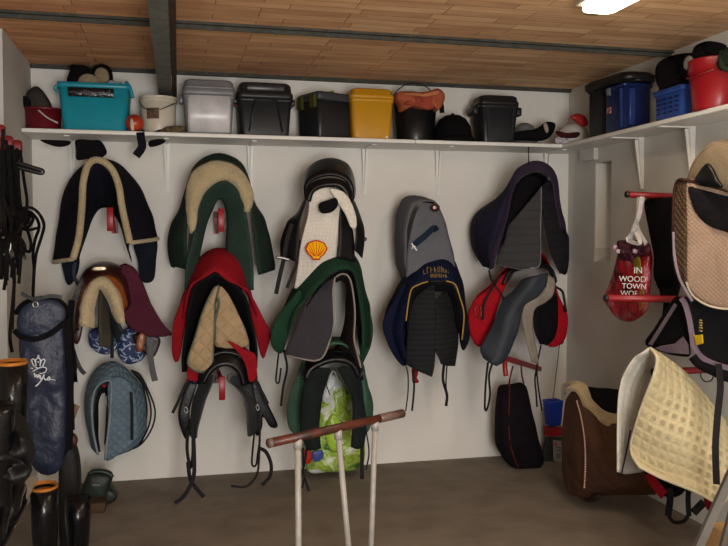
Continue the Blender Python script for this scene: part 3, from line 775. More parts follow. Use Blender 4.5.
t = Thing('saddle', 'black saddle with open panels, low on the rear wall behind the metal stand', 'saddle')
t.add('cantle', loft([Bs(.62, 303,378, 306,368, 313,360, 325,354, 338,353, 350,356, 358,362, 362,374), Bs(.70, 307,380, 311,371, 318,366, 328,362, 338,361, 347,363, 353,368, 358,378)], nu=40, thick=.034), BLL)
t.add('seat', loft([Bs(.20, 308,385, 312,368, 322,358, 336,354, 348,358, 356,368, 360,385), Bs(.62, 304,380, 308,366, 318,357, 334,352, 350,355, 358,364, 362,380)], nu=40, thick=.03), BLL)
t.add('panel', loft([Bs(.68, 307,374, 303,392, 301,410, 301,430, 307,449), Bs(.70, 318,368, 312,385, 311,405, 311,430, 314,450), Bs(.68, 330,368, 325,384, 322,398, 319.5,424, 320,448)], nu=34, nv=14, thick=.026), mat('#1c2222', 'fabric'))
t.add('panel', loft([Bs(.70, 337,368, 345,384, 352,400, 352,430, 351,447), Bs(.70, 347,366, 352,384, 358,402, 358,430, 357,449), Bs(.66, 358,374, 362,390, 364,405, 365,425, 363,446)], nu=34, nv=14, thick=.026), mat('#1c2222', 'fabric'))
t.add('girth_strap', strap(Bs(.60, 307,448, 305,460, 303,472, 306,482, 309,491), .014), BLS)
t.add('girth_strap', strap(Bs(.58, 303,448, 303,465, 304,478, 302,488), .010), BLS)
t.add('girth_strap', strap(Bs(.60, 362,445, 362,460, 362,479), .022), BLS)
t.add('girth_strap', strap(Bs(.56, 366,430, 369,452, 366,470), .008), BLS)
t.add('tree_points', tube(Bs(.66, 324,372, 326,384, 330,395), .003, 6), BLL)
t.done()
rack(336, 358, .5, 'saddle rack inside the low black saddle behind the metal stand', nose=False)
def bagprint(name, cols, sc_=9):
    q = NT(name); co = q.n('ShaderNodeTexCoord'); nz = q.n('ShaderNodeTexNoise'); nz.inputs['Scale'].default_value = sc_; nz.inputs['Detail'].default_value = 1.5; nz.inputs['Distortion'].default_value = .6
    q.l(co.outputs['Object'], nz.inputs['Vector']); rp = q.n('ShaderNodeValToRGB'); rp.color_ramp.interpolation = 'EASE'
    for i, (p, c) in enumerate(cols):
        e = rp.color_ramp.elements[i] if i < 2 else rp.color_ramp.elements.new(p)
        e.position = p; e.color = lin(c)
    q.l(nz.outputs['Fac'], rp.inputs[0]); q.l(rp.outputs[0], q.b.inputs['Base Color']); q.b.inputs['Roughness'].default_value = .25
    n2 = q.n('ShaderNodeTexNoise'); n2.inputs['Scale'].default_value = 24; n2.inputs['Distortion'].default_value = 1; q.l(co.outputs['Object'], n2.inputs['Vector'])
    bp = q.n('ShaderNodeBump'); bp.inputs['Distance'].default_value = .012; q.l(n2.outputs['Fac'], bp.inputs['Height']); q.l(bp.outputs[0], q.b.inputs['Normal']); return q.m
GB = bagprint('green_fruit_print_plastic', [(.34, '#e4e8e0'), (.44, '#c8d49a'), (.50, '#8aac34'), (.58, '#a4be52'), (.70, '#3c6a34')], 11)
t = Thing('carrier_bag', 'green and white plastic carrier bag behind the low black saddle', 'bag')
t.add('bag', pillow(Bs(.20, 306,470, 307,440, 310,415, 322,388, 329,372, 336,372, 348,392, 357,415, 363,440, 362,462, 345,470, 325,471), .16, .05, wob=.03, wf=14), GB)
t.add('printed_patch', pillow(Bs(.335, 333,414, 340,420, 343,432, 340,446, 334,452, 328,446, 325,432, 328,420), .012, .012), mat('#a3c83c', 'shiny'), label='light green apple print')
t.add('printed_patch', pillow(Bs(.30, 322,398, 328,380, 333,374, 338,380, 346,398, 342,404, 336,396, 328,404), .014, .006), mat('#d6dad6', 'shiny'), label='white top of the bag')
t.add('handle', tube(Bs(.30, 327,386, 331,374, 335,372, 340,388), .006, 6), mat('#e0e0dc', 'shiny'))
t.add('corner', pillow(Bs(.30, 304,450, 312,452, 311,462, 305,463), .02, .006), mat('#b82a20', 'shiny'), label='red printed corner')
t.add('corner', pillow(Bs(.31, 312,452, 322,450, 323,458, 314,462), .02, .006), mat('#4a5aa0', 'shiny'), label='blue printed corner')
t.done()
# --- 10 grey pad ----------------------------------------------------------------------------
gy = mat('#5f6066', 'fabric', var=.15)
t = Thing('saddle_pad', 'plain grey saddle pad hanging above the navy one with gold piping', 'saddle cloth')
o = loft([Bs(.08, 402,280, 399,260, 399,235, 402,212, 407,200, 416,199, 428,206, 440,225, 448,250, 450,275),
          Bs(.24, 404,282, 397.5,260, 396,225, 401,203, 407,197, 417,197, 428,201, 441,218, 450,245, 454,268),
          Bs(.44, 408,275, 406,250, 407,225, 413,208, 421,202, 430,201, 437,204, 444,222, 451,248, 455,268)], nu=50, thick=.014)
t.add('cloth', o, gy)
t.add('front_panel', loft([Bs(.45, 422,202, 415,215, 410,235, 407,255, 406,278), Bs(.47, 434,204, 430,218, 428,235, 424,252, 420,270), Bs(.45, 438,206, 444,222, 449,240, 453,256, 455,268)], nu=26, nv=20, thick=.01), gy)
t.add('strap', strap(Bs(.485, 414,245, 424,237, 434,228, 437,231), .034, .006), mat('#1c2738'))
t.add('emblem', strap(Bs(.49, 411.5,243, 414,247, 417,250.5), .008, .002), mat('#d8d8d8'), label='small white arrow-shaped mark')
t.add('emblem', strap(Bs(.492, 416,247, 413,246, 412,249), .005, .002), mat('#d8d8d8'))
t.add('knob', blob(B(435, 207.5, .505), .030, .018, .024), mat('#4a2023', 'plastic'))
t.add('knob_badge', pillow(Bs(.524, 433.5,206, 436.5,206.5, 436,209, 433.5,209), .004, .001), mat('#b0b0b0', 'metal'))
t.done()
rack(438, 214, .40, 'saddle rack inside the plain grey pad', nose=False)
# --- 11 navy pad ---------------------------------------------------------------------------
nv_ = mat('#10162e', 'fabric', var=.15); gold = mat('#a08240', 'fabric', var=.1); gq = mat('#232427', 'lines', size=.02, var=.1)
gq = mat('#222326', 'zlines', size=.03, var=.1)
t = Thing('saddle_pad', 'navy saddle pad with gold piping and embroidered lettering', 'saddle cloth')
o = loft([Bs(.10, 400,355, 392,330, 396,302, 406,282, 418,264, 430,254, 442,253, 452,262, 459,280, 463,310, 466,340),
          Bs(.36, 398,358, 386,335, 385,318, 393,299, 403,281, 416,261, 426,250, 440,249, 453,260, 460,279, 465,300, 468,330),
          Bs(.58, 406,360, 402,335, 405,310, 409,298, 411,288, 419,284, 428,281, 438,280, 448,281, 456,286, 460,300, 463,320, 464,345)], nu=64, thick=.014)
t.add('cloth', o, nv_)
t.add('flap', pillow(Bs(.48, 404,284, 394,300, 383,321, 385.5,338, 396,359, 406,366, 409,345, 408,320, 411,298), .018, .005), nv_)
t.add('flap', pillow(Bs(.44, 458,282, 464,300, 470,333, 464,350.7, 460,342, 459,320), .018, .004), mat('#14141c'))
li = loft([Bs(.575, 407,330, 410,305, 412,292, 419,286, 429,283, 438,282, 447,283, 455,288, 459,302, 463,325),
           Bs(.50, 411,338, 415,312, 418,299, 423,293, 430,291, 438,291, 445,292, 450,298, 454,312, 457,335)], nu=44, thick=.012)
t.add('lining', li, mat('#111114'))
pl_ = loft([Bs(.56, 434,284, 424,290, 414,300, 409,320, 407,342, 405.7,364), Bs(.60, 434.5,292, 427,300, 422,312, 419,332, 418,352, 418,371), Bs(.62, 435,300, 435.3,318, 435.5,335, 435.5,350, 434,368, 432,377)], nu=36, nv=18, thick=.014)
t.add('quilted_panel', pl_, gq)
pr_ = loft([Bs(.62, 435.5,300, 435.5,325, 436,350, 438.5,357, 441,364), Bs(.58, 440,296, 445,320, 447,340, 448,366), Bs(.50, 446,290, 452,312, 457,335, 455,366)], nu=30, nv=16, thick=.014)
t.add('quilted_panel', pr_, gq)
t.add('gold_piping', tube(Bs(.60, 406,321, 408,305, 410,294, 412.5,288, 420,284, 428,281.5), .0045, 6), gold)
t.add('gold_piping', tube(Bs(.60, 446,281, 453,283, 456.5,287, 460,298, 464,314, 462,340), .0045, 6), gold)
# two rows of worn, unreadable embroidered letters
lt = M(); rnd = random.Random(5)
for row, (y0, x0, x1, n, h) in enumerate(((269.5, 424.5, 453, 9, 5.6), (275.6, 431, 446, 8, 3.0))):
    for k in range(n):
        x = x0 + (x1-x0)*k/(n-1); w = (x1-x0)/n*.58; y = y0 + .02*(x-439)**2*(.35 if row == 0 else .0)
        a = [(0, 0), (0, h)]; r_ = rnd.choice(((0, 0, w, 0), (0, h/2, w, h/2), (0, h, w, h), (w, 0, w, h)))
        d = .52 + .034
        def q_(u, v_): return onsurf(o, x-w/2+u, y-h/2+v_, .006)
        lt.join(bar(q_(0, 0), q_(0, h), .0042, .003, Vector((0, -1, 0)))); lt.join(bar(q_(r_[0], r_[1]), q_(r_[2], r_[3]), .0042, .003, Vector((0, -1, 0))))
        if rnd.random() < .6: lt.join(bar(q_(0, 0), q_(w, h), .0038, .003, Vector((0, -1, 0))))
t.add('lettering', lt, mat('#8e7448', 'fabric', var=.3))
t.add('strap', strap(Bs(.54, 406,366, 408,375, 408,392, 405.7,411), .007), BLS)
t.add('strap', strap(Bs(.56, 414,370, 414,390, 412,411), .011), BLS)
t.add('strap', strap(Bs(.56, 444,364, 443,380, 447,395, 446,406), .016), BLS)
t.add('strap', strap(Bs(.58, 447,364, 446,382, 447,406), .008), BLS)
t.done()
rack(438, 284, .5, 'saddle rack inside the navy pad with gold piping', nose=False)
solo('cloth_strip', 'small dark red strip of cloth below the navy pad', 'cloth', pillow(Bs(.50, 412,368, 418,371, 417,378, 419,382, 413,383, 412,376), .01, .003), redf)
# --- 12 purple-navy pad -----------------------------------------------------------------------
pn = mat('#242338', 'fabric', var=.2); pb_ = mat('#33293c', 'lines', size=.013, var=.15, bump=.004); gl = mat('#3a393b', 'zlines', size=.05, var=.1)
t = Thing('saddle_pad', 'large dark navy pad with purple ribbed edge, high at right end of the rear wall', 'saddle cloth')
o = loft([Bs(.06, 480,262, 472,246, 471,231, 476,215, 492,203, 507,193, 518,178, 531,168, 546,169, 554,185, 558,215, 562,245, 560,272),
          Bs(.30, 484,266, 478,250, 477,230, 484,212, 498,198, 510,184, 519,171, 533,163, 548,167, 556,182, 560,212, 566,243, 564,275),
          Bs(.52, 491,269, 492,252, 499,229, 507,198, 511,181, 519.5,168, 534,161.4, 548,165.5, 556.5,176, 559.5,198, 565,229, 569,240, 567,272)], nu=64, thick=.014)
t.add('cloth', o, pn)
bnd = loft([Bs(.525, 490,270, 492,252, 499,229, 507.5,198, 511,181, 519.5,167.5, 534,161, 548,165, 556.5,176, 559.5,198, 565,229),
            Bs(.56, 494,268, 497,252, 504,230, 511,200, 515,186, 522,176, 534,171, 545,173, 551,182, 555,200, 560,230)], nu=60, nv=8, thick=.012)
t.add('ribbed_edge', bnd, pb_)
t.add('lining', loft([Bs(.54, 500,240, 506,218, 512,198, 517,184, 524,177, 534,173, 544,175, 550,184, 554,204, 556,225), Bs(.30, 505,245, 510,225, 516,205, 521,192, 528,184, 535,181, 542,184, 546,192, 549,210, 551,230)], nu=44, thick=.01), BLK)
lp_ = loft([Bs(.60, 541,187, 541,205, 540.5,230, 540,262, 536,268), Bs(.56, 528,203, 526,222, 523,245, 521,269), Bs(.50, 508,226, 504,242, 498,255, 495.7,264)], nu=34, nv=20, thick=.014)
t.add('quilted_panel', lp_, gl)
t.add('inner_face', pillow(Bs(.47, 505,228, 510,205, 515,188, 524,178, 534,175, 542,182, 543,196, 530,214, 514,232, 500,246), .012, .004), BLK)
t.add('edging', tube(rim(lp_, 'first', 'rend'), .004, 6, sm=1), mat('#85858a'))
rp_ = loft([Bs(.60, 541,187, 543,210, 546,235, 552,255, 560,274), Bs(.56, 547,182, 552,205, 558,228, 562,250, 565,272), Bs(.52, 551,180, 557,205, 563,230, 568,245, 567,268)], nu=34, nv=14, thick=.014)
t.add('quilted_panel', rp_, mat('#1d1c20', 'zlines', size=.045, var=.1))
t.add('emblem', pillow(Bs(.36, 488,214, 495,209, 497,213, 490,218), .004, .001, ax=Vector((-.3, -1, .3))), mat('#5a5848'), label='small faded olive emblem')
t.done()
rack(549, 186, .45, 'saddle rack inside the large dark navy pad', nose=False)
solo('dangling_string', 'thin dark cord hanging from the shelf to the large navy pad', 'cord', tube([B(528.5, 141, SD-.02) - Vector((0, 0, .026)), B(528.6, 162, .34)], .0035, 6), BLK)
# --- 13 red pad with grey saddle ---------------------------------------------------------------
rd = mat('#a01220', 'fabric', var=.12); slate = mat('#252b34', 'leather', rough=.6, var=.15)
t = Thing('saddle_pad', 'bright red pad under the slate saddle at the right end of the rear wall', 'saddle cloth')
o = loft([Bs(.08, 480,340, 476,315, 482,298, 495,285, 510,270, 525,262, 542,262, 552,280, 558,300, 563,320, 560,345),
          Bs(.36, 478,345, 470,318, 476,298, 490,285, 506,268, 522,258, 540,252, 550,265, 556,290, 566,314, 563,342)], nu=50, thick=.014)
t.add('cloth', o, rd)
t.add('flap', pillow(Bs(.44, 509,270, 497,280, 486,291, 474,300, 468,316, 469,330, 473,341, 479,347, 486,340, 494,318, 503,291, 508,280), .03, .012), rd)
t.add('flap', pillow(Bs(.40, 555,296, 561,302, 567,314, 567,328, 564,340, 555,347, 547,344, 550,325, 552,308), .03, .010), rd)
t.add('strap', strap(Bs(.50, 489,270, 492,281, 502,295, 504,305), .010), BLS)
t.add('strap', strap(Bs(.50, 500,276, 490,292, 484,305, 483,320), .014), BLS)
t.add('buckle', tube(Bs(.51, 475,308, 480,306, 481,316, 476,317), .003, 6, closed=True), mat('#9a4a4a', 'metal'))
t.done()
t = Thing('saddle', 'slate grey saddle with beige fleece lining, above the red arm at the right end', 'saddle')
t.add('seat', loft([Bs(.15, 506,282, 514,270, 526,266, 540,266, 550,272, 554,285), Bs(.50, 503,285, 510,272, 524,267, 540,265, 551,269, 556,282)], nu=34, thick=.03), BLL)
t.add('flap', loft([Bs(.62, 548,273, 546,285, 537,297, 523,307, 517,333, 506,359, 496,366), Bs(.62, 534,276, 528,288, 518,300, 508,316, 503,338, 497,356, 490,363), Bs(.56, 522,280, 512,292, 503,300, 495,318, 485,338, 480,348, 483,358)], nu=36, nv=18, thick=.018), slate)
t.add('fleece_lining', loft([Bs(.60, 549,275, 551,277, 554,279, 554,287, 552,296, 545,302, 536,307, 533,315, 533,330, 536,350, 538,364), Bs(.62, 545,279, 546,283, 546,288, 541,295, 531,301, 524,306, 522,317, 524,330, 528,348, 531,362)], nu=40, nv=9, thick=.014), mat('#8a8278', 'fabric'))
t.add('panel', loft([Bs(.60, 553,290, 546,300, 537,308, 534,318, 535,332, 541,344), Bs(.52, 556,296, 557,312, 557,326, 553,338, 546,345)], nu=30, thick=.02), BLK)
t.add('pommel_arch', tube(Bs(.46, 556,287, 562,291, 564,298, 566,312), .008, 6), BLL)
t.add('girth_strap', strap(Bs(.58, 488,362, 486,380, 485,398, 485,409, 487,409, 490,395, 489,376, 492,364), .012), BLS)
t.add('girth_strap', strap(Bs(.56, 538,362, 535,378, 536,392, 537,407), .010), BLS)
t.add('girth_strap', strap(Bs(.56, 541,345, 537,366, 538,385, 542,411), .009), BLS)
t.done()
# the visible red arm
t = Thing('saddle_rack', 'red metal saddle rack arm sticking out under the slate saddle', 'rack')
t.add('arm', bar(B(505, 358, .55), B(540, 369, .004), .022, .03), RED)
t.add('nose', tube([B(505, 359, .54), B(505, 368, .56), B(506, 376, .57)], .016), RED)
t.done()
# --- 14 dark bag -------------------------------------------------------------------------------
dk = mat('#140f15', 'fabric', var=.2); pip = mat('#5e2226', 'fabric')
t = Thing('saddle_bag', 'dark plum cloth bag with red piping hanging from the red arm', 'bag')
def bg(d0, d1):
    return [Bs(d0, 504,386, 514,384, 523,383), Bs(d1, 500,400, 513,400, 526,400), Bs(d1, 498,420, 514,420, 531,420), Bs(d1, 498,442, 516,444, 537,442), Bs(d1, 504,458, 520,460, 541,458), Bs(d0, 512,466, 526,469, 540,467)]
t.add('body', pillow(Bs(.28, 499.5,388, 504,385, 514,384, 523,383, 527,396, 531,415, 537,440, 542,457, 539,467, 528,470, 518.6,470, 508,464, 500,452, 496.6,442, 497,412), .10, .04, wob=.012), dk)
t.add('piping', tube([p+Vector((0, -.012, 0)) for p in Bs(.345, 509,387, 508.5,400, 508,418, 509,440, 513,456, 518,468)], .004, 6), pip)
t.add('handle', strap(Bs(.32, 509,388, 510,378, 513,366), .010), pip); t.add('handle', strap(Bs(.30, 524,385, 522,376, 521,366), .010), pip)
t.done()
# --- 15 blue box, broom and card -----------------------------------------------------------------
t = Thing('blue_box', 'small bright blue plastic tub hanging by a cord in the far right corner', 'tub')
c0 = B(553, 412, .16)
t.add('tub', rings(c0.x, c0.y, [(c0.z-.085, .085, .07, .012), (c0.z-.07, .09, .075, .012), (c0.z+.06, .105, .09, .012), (c0.z+.08, .112, .096, .012), (c0.z+.08, .10, .084, .01), (c0.z-.07, .082, .066, .01)], rot=.15), mat('#1538b0', 'plastic', rough=.3))
t.add('cord', tube([B(553, 399, .16), B(556, 375, .14), B(559.6, 343, .10), B(560, 330, .06)], .003, 6), BLK)
t.done()
t = Thing('hand_broom', 'red-headed broom with grey bristles leaning in the far right corner', 'broom')
m = M()
for k in range(20):
    u = k/19; m.join(bar(B(547+15*u, 437, .15), B(539+17*u, 476+2*u, .22), .012, .02, Vector((0, -1, 0))))
t.add('bristles', m, mat('#3c4144', 'fabric')); t.add('head', bar(B(546, 431, .15), B(563, 431, .13), .05, .06), mat('#a01c26', 'plastic')); t.done()
t = Thing('printed_card', 'grey printed card hanging beside the brown fleece-lined pad', 'card')
t.add('card', plate(Bs(.24, 553,440, 562,441, 562,464, 553.5,460), .006), mat('#8b8a88', 'fabric', var=.1))
for i_, (x, y, w_, h_, c_) in enumerate(((554.6,443,2,2.4,'#b03030'), (556,447,5,1,'#555555'), (556,450,5,1,'#555555'), (556,453,4.6,5,'#6a6a6c'))):
    t.add('print', plate(Bs(.2435, x,y, x+w_,y+.4, x+w_,y+h_+.4, x,y+h_), .001), mat(c_, 'fabric', var=0))
t.done()
# ------------------------------------------------------------------ things on the shelves
def span(x0, x1, ytop, d, by=None):
    a = B(x0, 120, d); c = B(x1, 120, d); zt_ = B((x0+x1)/2, ytop, d).z
    return (a.x+c.x)/2, c.x-a.x, zt_
def tubm(cx, cy, z0, w, d, h, taper=.88, r=.03, rot=0, lip=.008, wall=.004, rim_h=.012):
    """open tub with a rolled lip"""
    t_ = taper
    return rings(cx, cy, [(z0, w*t_-.01, d*t_-.01, r), (z0+.006, w*t_, d*t_, r), (z0+h-rim_h, w-2*lip, d-2*lip, r), (z0+h-rim_h, w, d, r), (z0+h, w, d, r),
        (z0+h, w-2*lip-2*wall, d-2*lip-2*wall, r), (z0+.012, w*t_-2*wall, d*t_-2*wall, r)], rot=rot)
def hoop(a, b, rise, r, n=9, side=Vector((0, 0, 1))):
    return tube([a.lerp(b, k/(n-1)) + side*rise*math.sin(math.pi*k/(n-1)) for k in range(n)], r, 6)
z0 = ZS + .0005
# dark red bucket with leg wraps
cx, w, zt_ = span(20, 61, 107, .26)
t = Thing('bucket', 'dark red bucket with grey wraps in it, at the left end of the shelf', 'bucket')
t.add('body', tubm(cx, YB-.17, z0, w, .22, zt_-z0, .86, .09), mat('#6a1420', 'plastic'))
t.add('handle', tube([B(38, 110, .30), B(48, 118, .305), B(58, 123, .30)], .005, 6), mat('#b0a8a0', 'plastic'), label='pale bucket handle hanging at the front')
t.done()
t = Thing('leg_wrap', 'rolled grey-brown leg wrap standing up out of the dark red bucket', 'bandage')
t.add('wrap', pillow(Bs(.17, 27,108, 27,95, 33,88, 40,88, 48,98, 52,108, 50,116, 35,116), .10, .03, wob=.01), mat('#3c3734', 'fabric')); t.done()
solo('hoof_boot', 'black strap and shoe poking out of the dark red bucket at its left', 'boot', pillow(Bs(.24, 19,99, 24,96, 30,100, 31,106, 25,107, 20,104), .05, .01), BLK)
# turquoise tub
cx, w, zt_ = span(57, 131, 83, .31)
t = Thing('storage_tub', 'turquoise plastic tub with a dark window strip, full of boots', 'tub')
tq = mat('#178a9c', 'plastic', var=.12)
tb = t.add('body', tubm(cx, YB-.17, z0, w, .31, zt_-z0, .86, .03, rim_h=.03), tq)
pz = B(90, 93, .32).z
t.add('window', box(B(68, 93, .32).x, B(114, 93, .32).x, YB-.333, YB-.310, B(90, 97, .32).z, B(90, 88, .32).z, .002), mat('#101216', 'shiny'))
t.add('window_bar', box(B(69, 93, .32).x, B(113, 93, .32).x, YB-.335, YB-.333, pz-.003, pz+.002), mat('#3a2a2a', 'plastic'))
t.add('clip', tube([B(126, 82, .30), B(130, 88, .31), B(133, 98, .31)], .010), tq)
t.add('clip', tube([B(57, 85, .30), B(55, 89, .30), B(58, 92, .30)], .008), tq)
t.done()
fl_ = mat('#8f7f63', 'fleece', var=.25)
def fboot(pts, lin_, d, lab):
    t = Thing('fleece_boot', lab, 'boot'); t.add('shell', pillow(Bs(d, *pts), .09, .025, wob=.008), BLK); t.add('fleece_lining', pillow(Bs(d+.065, *lin_), .03, .012, wob=.006, wf=25), fl_); t.done()
fboot((68,84, 69,74, 74,67, 84,66, 92,70, 98,79, 98,86, 80,88), (78,83, 80,77, 87,74, 95,76, 99,81, 98,86, 82,87), .19, 'black travel boot with tan fleece lining, left one on top of the turquoise tub')
fboot((92,82, 92,71, 97,66, 104,65, 111,69, 113,78, 111,85, 98,86), (94,76, 97,69, 103,68, 108,72, 109,80, 104,84, 96,83), .15, 'black travel boot with tan fleece lining, right one on top of the turquoise tub')
solo('strap_end', 'small black strap end sticking up at the left of the turquoise tub', 'strap', strap([B(70, 68, .18), B(73, 66, .18), B(78, 68, .18)], .02), BLK)
solo('cloth_piece', 'crumpled pale cloth on the right side of the turquoise tub', 'cloth', pillow(Bs(.22, 107,85, 110,81, 116,82, 122,83, 120,88, 110,88), .06, .012, wob=.02), mat('#8fa5a5', 'fabric'))
# orange and white ball cap / strap
t = Thing('orange_ball', 'orange and red ball-like toy with a white band beside the white bucket', 'toy')
c = B(134.5, 123.5, .30); c.z = z0 + .05
t.add('ball', blob(c, .052, .05, .05), mat('#b8401a', 'plastic', var=.3, col2='#8a2418'))
t.add('white_band', pillow([c+Vector((x, -.05, z)) for x, z in ((-.02, .01), (-.008, .018), (.0, -.02), (-.004, -.048), (-.018, -.04))], .012, .004), mat('#c8bfb0', 'fabric')); t.done()
solo('hanging_strap', 'navy strap end hanging over the shelf edge below the orange ball', 'strap', strap([Vector((B(140, 130, .36).x, YB-.34, ZS+.006)), B(141, 138, .36), B(142, 147, .355), B(136, 156, .35)], .045, .008), mat('#15151f', 'fabric'))
# cloth hanging below the shelf at the left
solo('hanging_cloth', 'black cloth corner hanging over the shelf edge above the fleece-edged cloth', 'cloth', pillow(Bs(.38, 76,140, 92,140, 101,141, 107,152, 103,157, 98,160, 88,159, 77,160, 76,150), .016, .004), BLK)
solo('hanging_strap', 'thin black strap drooping below the shelf at its left end', 'strap', pillow(Bs(.38, 40,140, 55,140, 70,141, 69,145, 60,147, 50,145), .012, .002), BLK)
solo('hanging_strap', 'small black flap drooping below the shelf under the brown glove', 'strap', pillow(Bs(.38, 149,141, 160,139, 166,141, 160,145, 150,147), .012, .002), BLK)
# white bucket
cx, w, zt_ = span(139, 177.5, 96, .26)
t = Thing('bucket', 'white plastic bucket with a wire handle and small brown label', 'bucket')
cy_ = YB-.19; h_ = zt_-z0; r_ = w/2
t.add('body', lathe(cx, cy_, [(r_*.86, z0), (r_*.88, z0+.01), (r_*.96, z0+h_-.03), (r_, z0+h_-.03), (r_, z0+h_-.02), (r_*.97, z0+h_-.018), (r_*1.02, z0+h_-.004), (r_*1.02, z0+h_), (r_*.95, z0+h_), (r_*.86, z0+.02)], 36), mat('#c9c0ae', 'plastic', var=.08))
lb = M(); 
for k in range(8):
    a = math.radians(232 + k*5); a2 = a + math.radians(5.4)
    q1 = [Vector((cx+math.cos(t_)*(r_*.945+.002), cy_+math.sin(t_)*(r_*.945+.002), z)) for t_ in (a, a2) for z in (B(148, 118, .3).z, B(148, 107, .3).z)]
    lb.add(q1, [(0, 2, 3, 1)])
t.add('label_sticker', lb, mat('#6a5446', 'fabric', var=.4, vs=60), label='brown printed sticker')
t.add('handle', tube([Vector((cx-r_*1.02, cy_, z0+h_-.02)), Vector((cx-r_*.7, cy_-r_*.85, z0+h_-.075)), Vector((cx, cy_-r_*1.06, z0+h_-.085)), Vector((cx+r_*.7, cy_-r_*.85, z0+h_-.05)), Vector((cx+r_*1.02, cy_, z0+h_-.02))], .003, 6), mat('#6a655c', 'metal'))
t.done()
solo('glove', 'camouflage brown glove lying in front of the white bucket', 'glove', pillow([Vector((B(x, y, .33).x, YB-.32 + .0*x, B(x, y, .33).z)) for x, y in ((160,131), (166,127), (174,126), (184,126), (185,130), (178,133), (166,134))], .04, .01, wob=.02, wf=20), mat('#6a5a42', 'fabric', var=.5, col2='#2f2a20', vs=30))
solo('glove', 'black glove end lying left of the camouflage brown glove on the shelf', 'glove', pillow([Vector((B(x, y, .30).x, YB-.27, B(x, y, .30).z)) for x, y in ((152,133), (156,130), (162,129), (163,133), (158,134))], .03, .005), BLK)
# silver-grey box
def lidbox(name, label, cat, x0, x1, yt, d, dep, body, lidm, rot=0, lidh=.25, front=None, taper=.9, extra=None, yb=None):
    cx, w, zt_ = span(x0, x1, yt, d)
    h = zt_-z0; cy = YB-d+dep/2 if rot == 0 else YB-d+dep/2+.01
    t = Thing(name, label, cat)
    t.cx, t.cy, t.w, t.dep, t.h = cx, cy, w, dep, h
    bz = z0+h*(1-lidh)
    t.add('body', rings(cx, cy, [(z0, w*taper*.93, dep*taper*.93, .02), (z0+.008, w*taper*.96, dep*taper*.96, .025), (bz-.02, w*.95, dep*.95, .025), (bz-.018, w*.99, dep*.99, .025), (bz, w*.99, dep*.99, .025)], rot=rot), body)
    if lidm: t.add('lid', rings(cx, cy, [(bz, w, dep, .03), (bz+.012, w*1.01, dep*1.01, .03), (bz+h*lidh*.35, w*1.0, dep, .03), (bz+h*lidh*.4, w*.96, dep*.96, .03), (bz+h*lidh*.85, w*.93, dep*.93, .03), (z0+h, w*.86, dep*.86, .04)], rot=rot), lidm)
    return t
sg = mat('#7c7c80', 'plastic', rough=.4); sg2 = mat('#a5a4a6', 'plastic', rough=.3)
t = lidbox('storage_box', 'silver-grey plastic box with domed lid and pale front, on the shelf', 'box', 183, 235.5, 79, .33, .29, sg, sg, lidh=.28)
zz = (B(200, 95, .33).z, B(200, 132, .33).z)
t.add('front_panel', rings(t.cx, t.cy-.006, [(z0+.012, t.w*.80, t.dep*.90, .02), (z0+t.h*.70, t.w*.86, t.dep*.955, .02)]), mat('#cfced0', 'plastic', rough=.3), label='pale smooth front panel')
t.add('rib', rings(t.cx, t.cy, [(z0+t.h*.83, t.w*.98, t.dep*1.0, .03), (z0+t.h*.86, t.w*.99, t.dep*1.01, .03), (z0+t.h*.88, t.w*.95, t.dep*.97, .03)]), sg)
t.add('latch', box(t.cx+t.w*.49, t.cx+t.w*.56, t.cy-.03, t.cy+.03, z0+t.h*.60, z0+t.h*.76, .004), mat('#a02038', 'plastic'), label='dark red latch')
t.add('latch', box(t.cx-t.w*.56, t.cx-t.w*.49, t.cy-.03, t.cy+.03, z0+t.h*.60, z0+t.h*.76, .004), sg)
t.done()
bp_ = mat('#1b1c1f', 'plastic', rough=.45)
t = lidbox('storage_box', 'black plastic box with arched lid handles, right of the silver-grey one', 'box', 238, 293.5, 82, .33, .29, bp_, bp_, lidh=.30)
f_ = t.cy - t.dep/2
cx = t.cx
tr = [Vector((cx + x*t.w, f_*1 + y_, z0+z*t.h)) for x, z, y_ in ((-.30, .08, .012), (-.20, .66, .0), (.20, .66, .0), (.30, .08, .012))]
t.add('front_ridge', tube(tr, .005, 6, smooth=False), bp_)
t.add('lid_panel', box(cx-t.w*.34, cx+t.w*.34, f_-.004, f_+.02, z0+t.h*.83, z0+t.h*.97, .004), mat('#2c2d30', 'plastic'))
t.add('handle', box(cx-t.w*.57, cx-t.w*.48, t.cy-.06, t.cy+.06, z0+t.h*.62, z0+t.h*.74, .005), bp_); t.add('handle', box(cx+t.w*.48, cx+t.w*.57, t.cy-.06, t.cy+.06, z0+t.h*.62, z0+t.h*.74, .005), bp_)
t.done()
# dark grey box turned so that its end with olive latches shows
cx, w, zt_ = span(315, 353, 92, .31)
rot = math.radians(24); W_, D_, H_ = .25, .24, zt_-z0
cx = B(325, 120, .2).x; cy_ = YB-.185
gb_ = mat('#25272b', 'plastic', rough=.4); ol = mat('#4a4a22', 'plastic')
t = Thing('tool_box', 'dark grey box turned slightly, with olive latches on its end', 'box')
t.add('body', rings(cx, cy_, [(z0, W_*.9, D_*.9, .02), (z0+.01, W_*.93, D_*.93, .02), (z0+H_*.82, W_*.97, D_*.97, .02)], rot=rot), gb_)
t.add('lid', rings(cx, cy_, [(z0+H_*.82, W_, D_, .02), (z0+H_*.9, W_*1.01, D_*1.01, .02), (z0+H_*.96, W_, D_, .02), (z0+H_, W_*.94, D_*.94, .02)], rot=rot), mat('#3a3d42', 'plastic', rough=.4))
u = Vector((math.cos(rot), math.sin(rot), 0)); vv = Vector((-math.sin(rot), math.cos(rot), 0)); C0 = Vector((cx, cy_, 0))
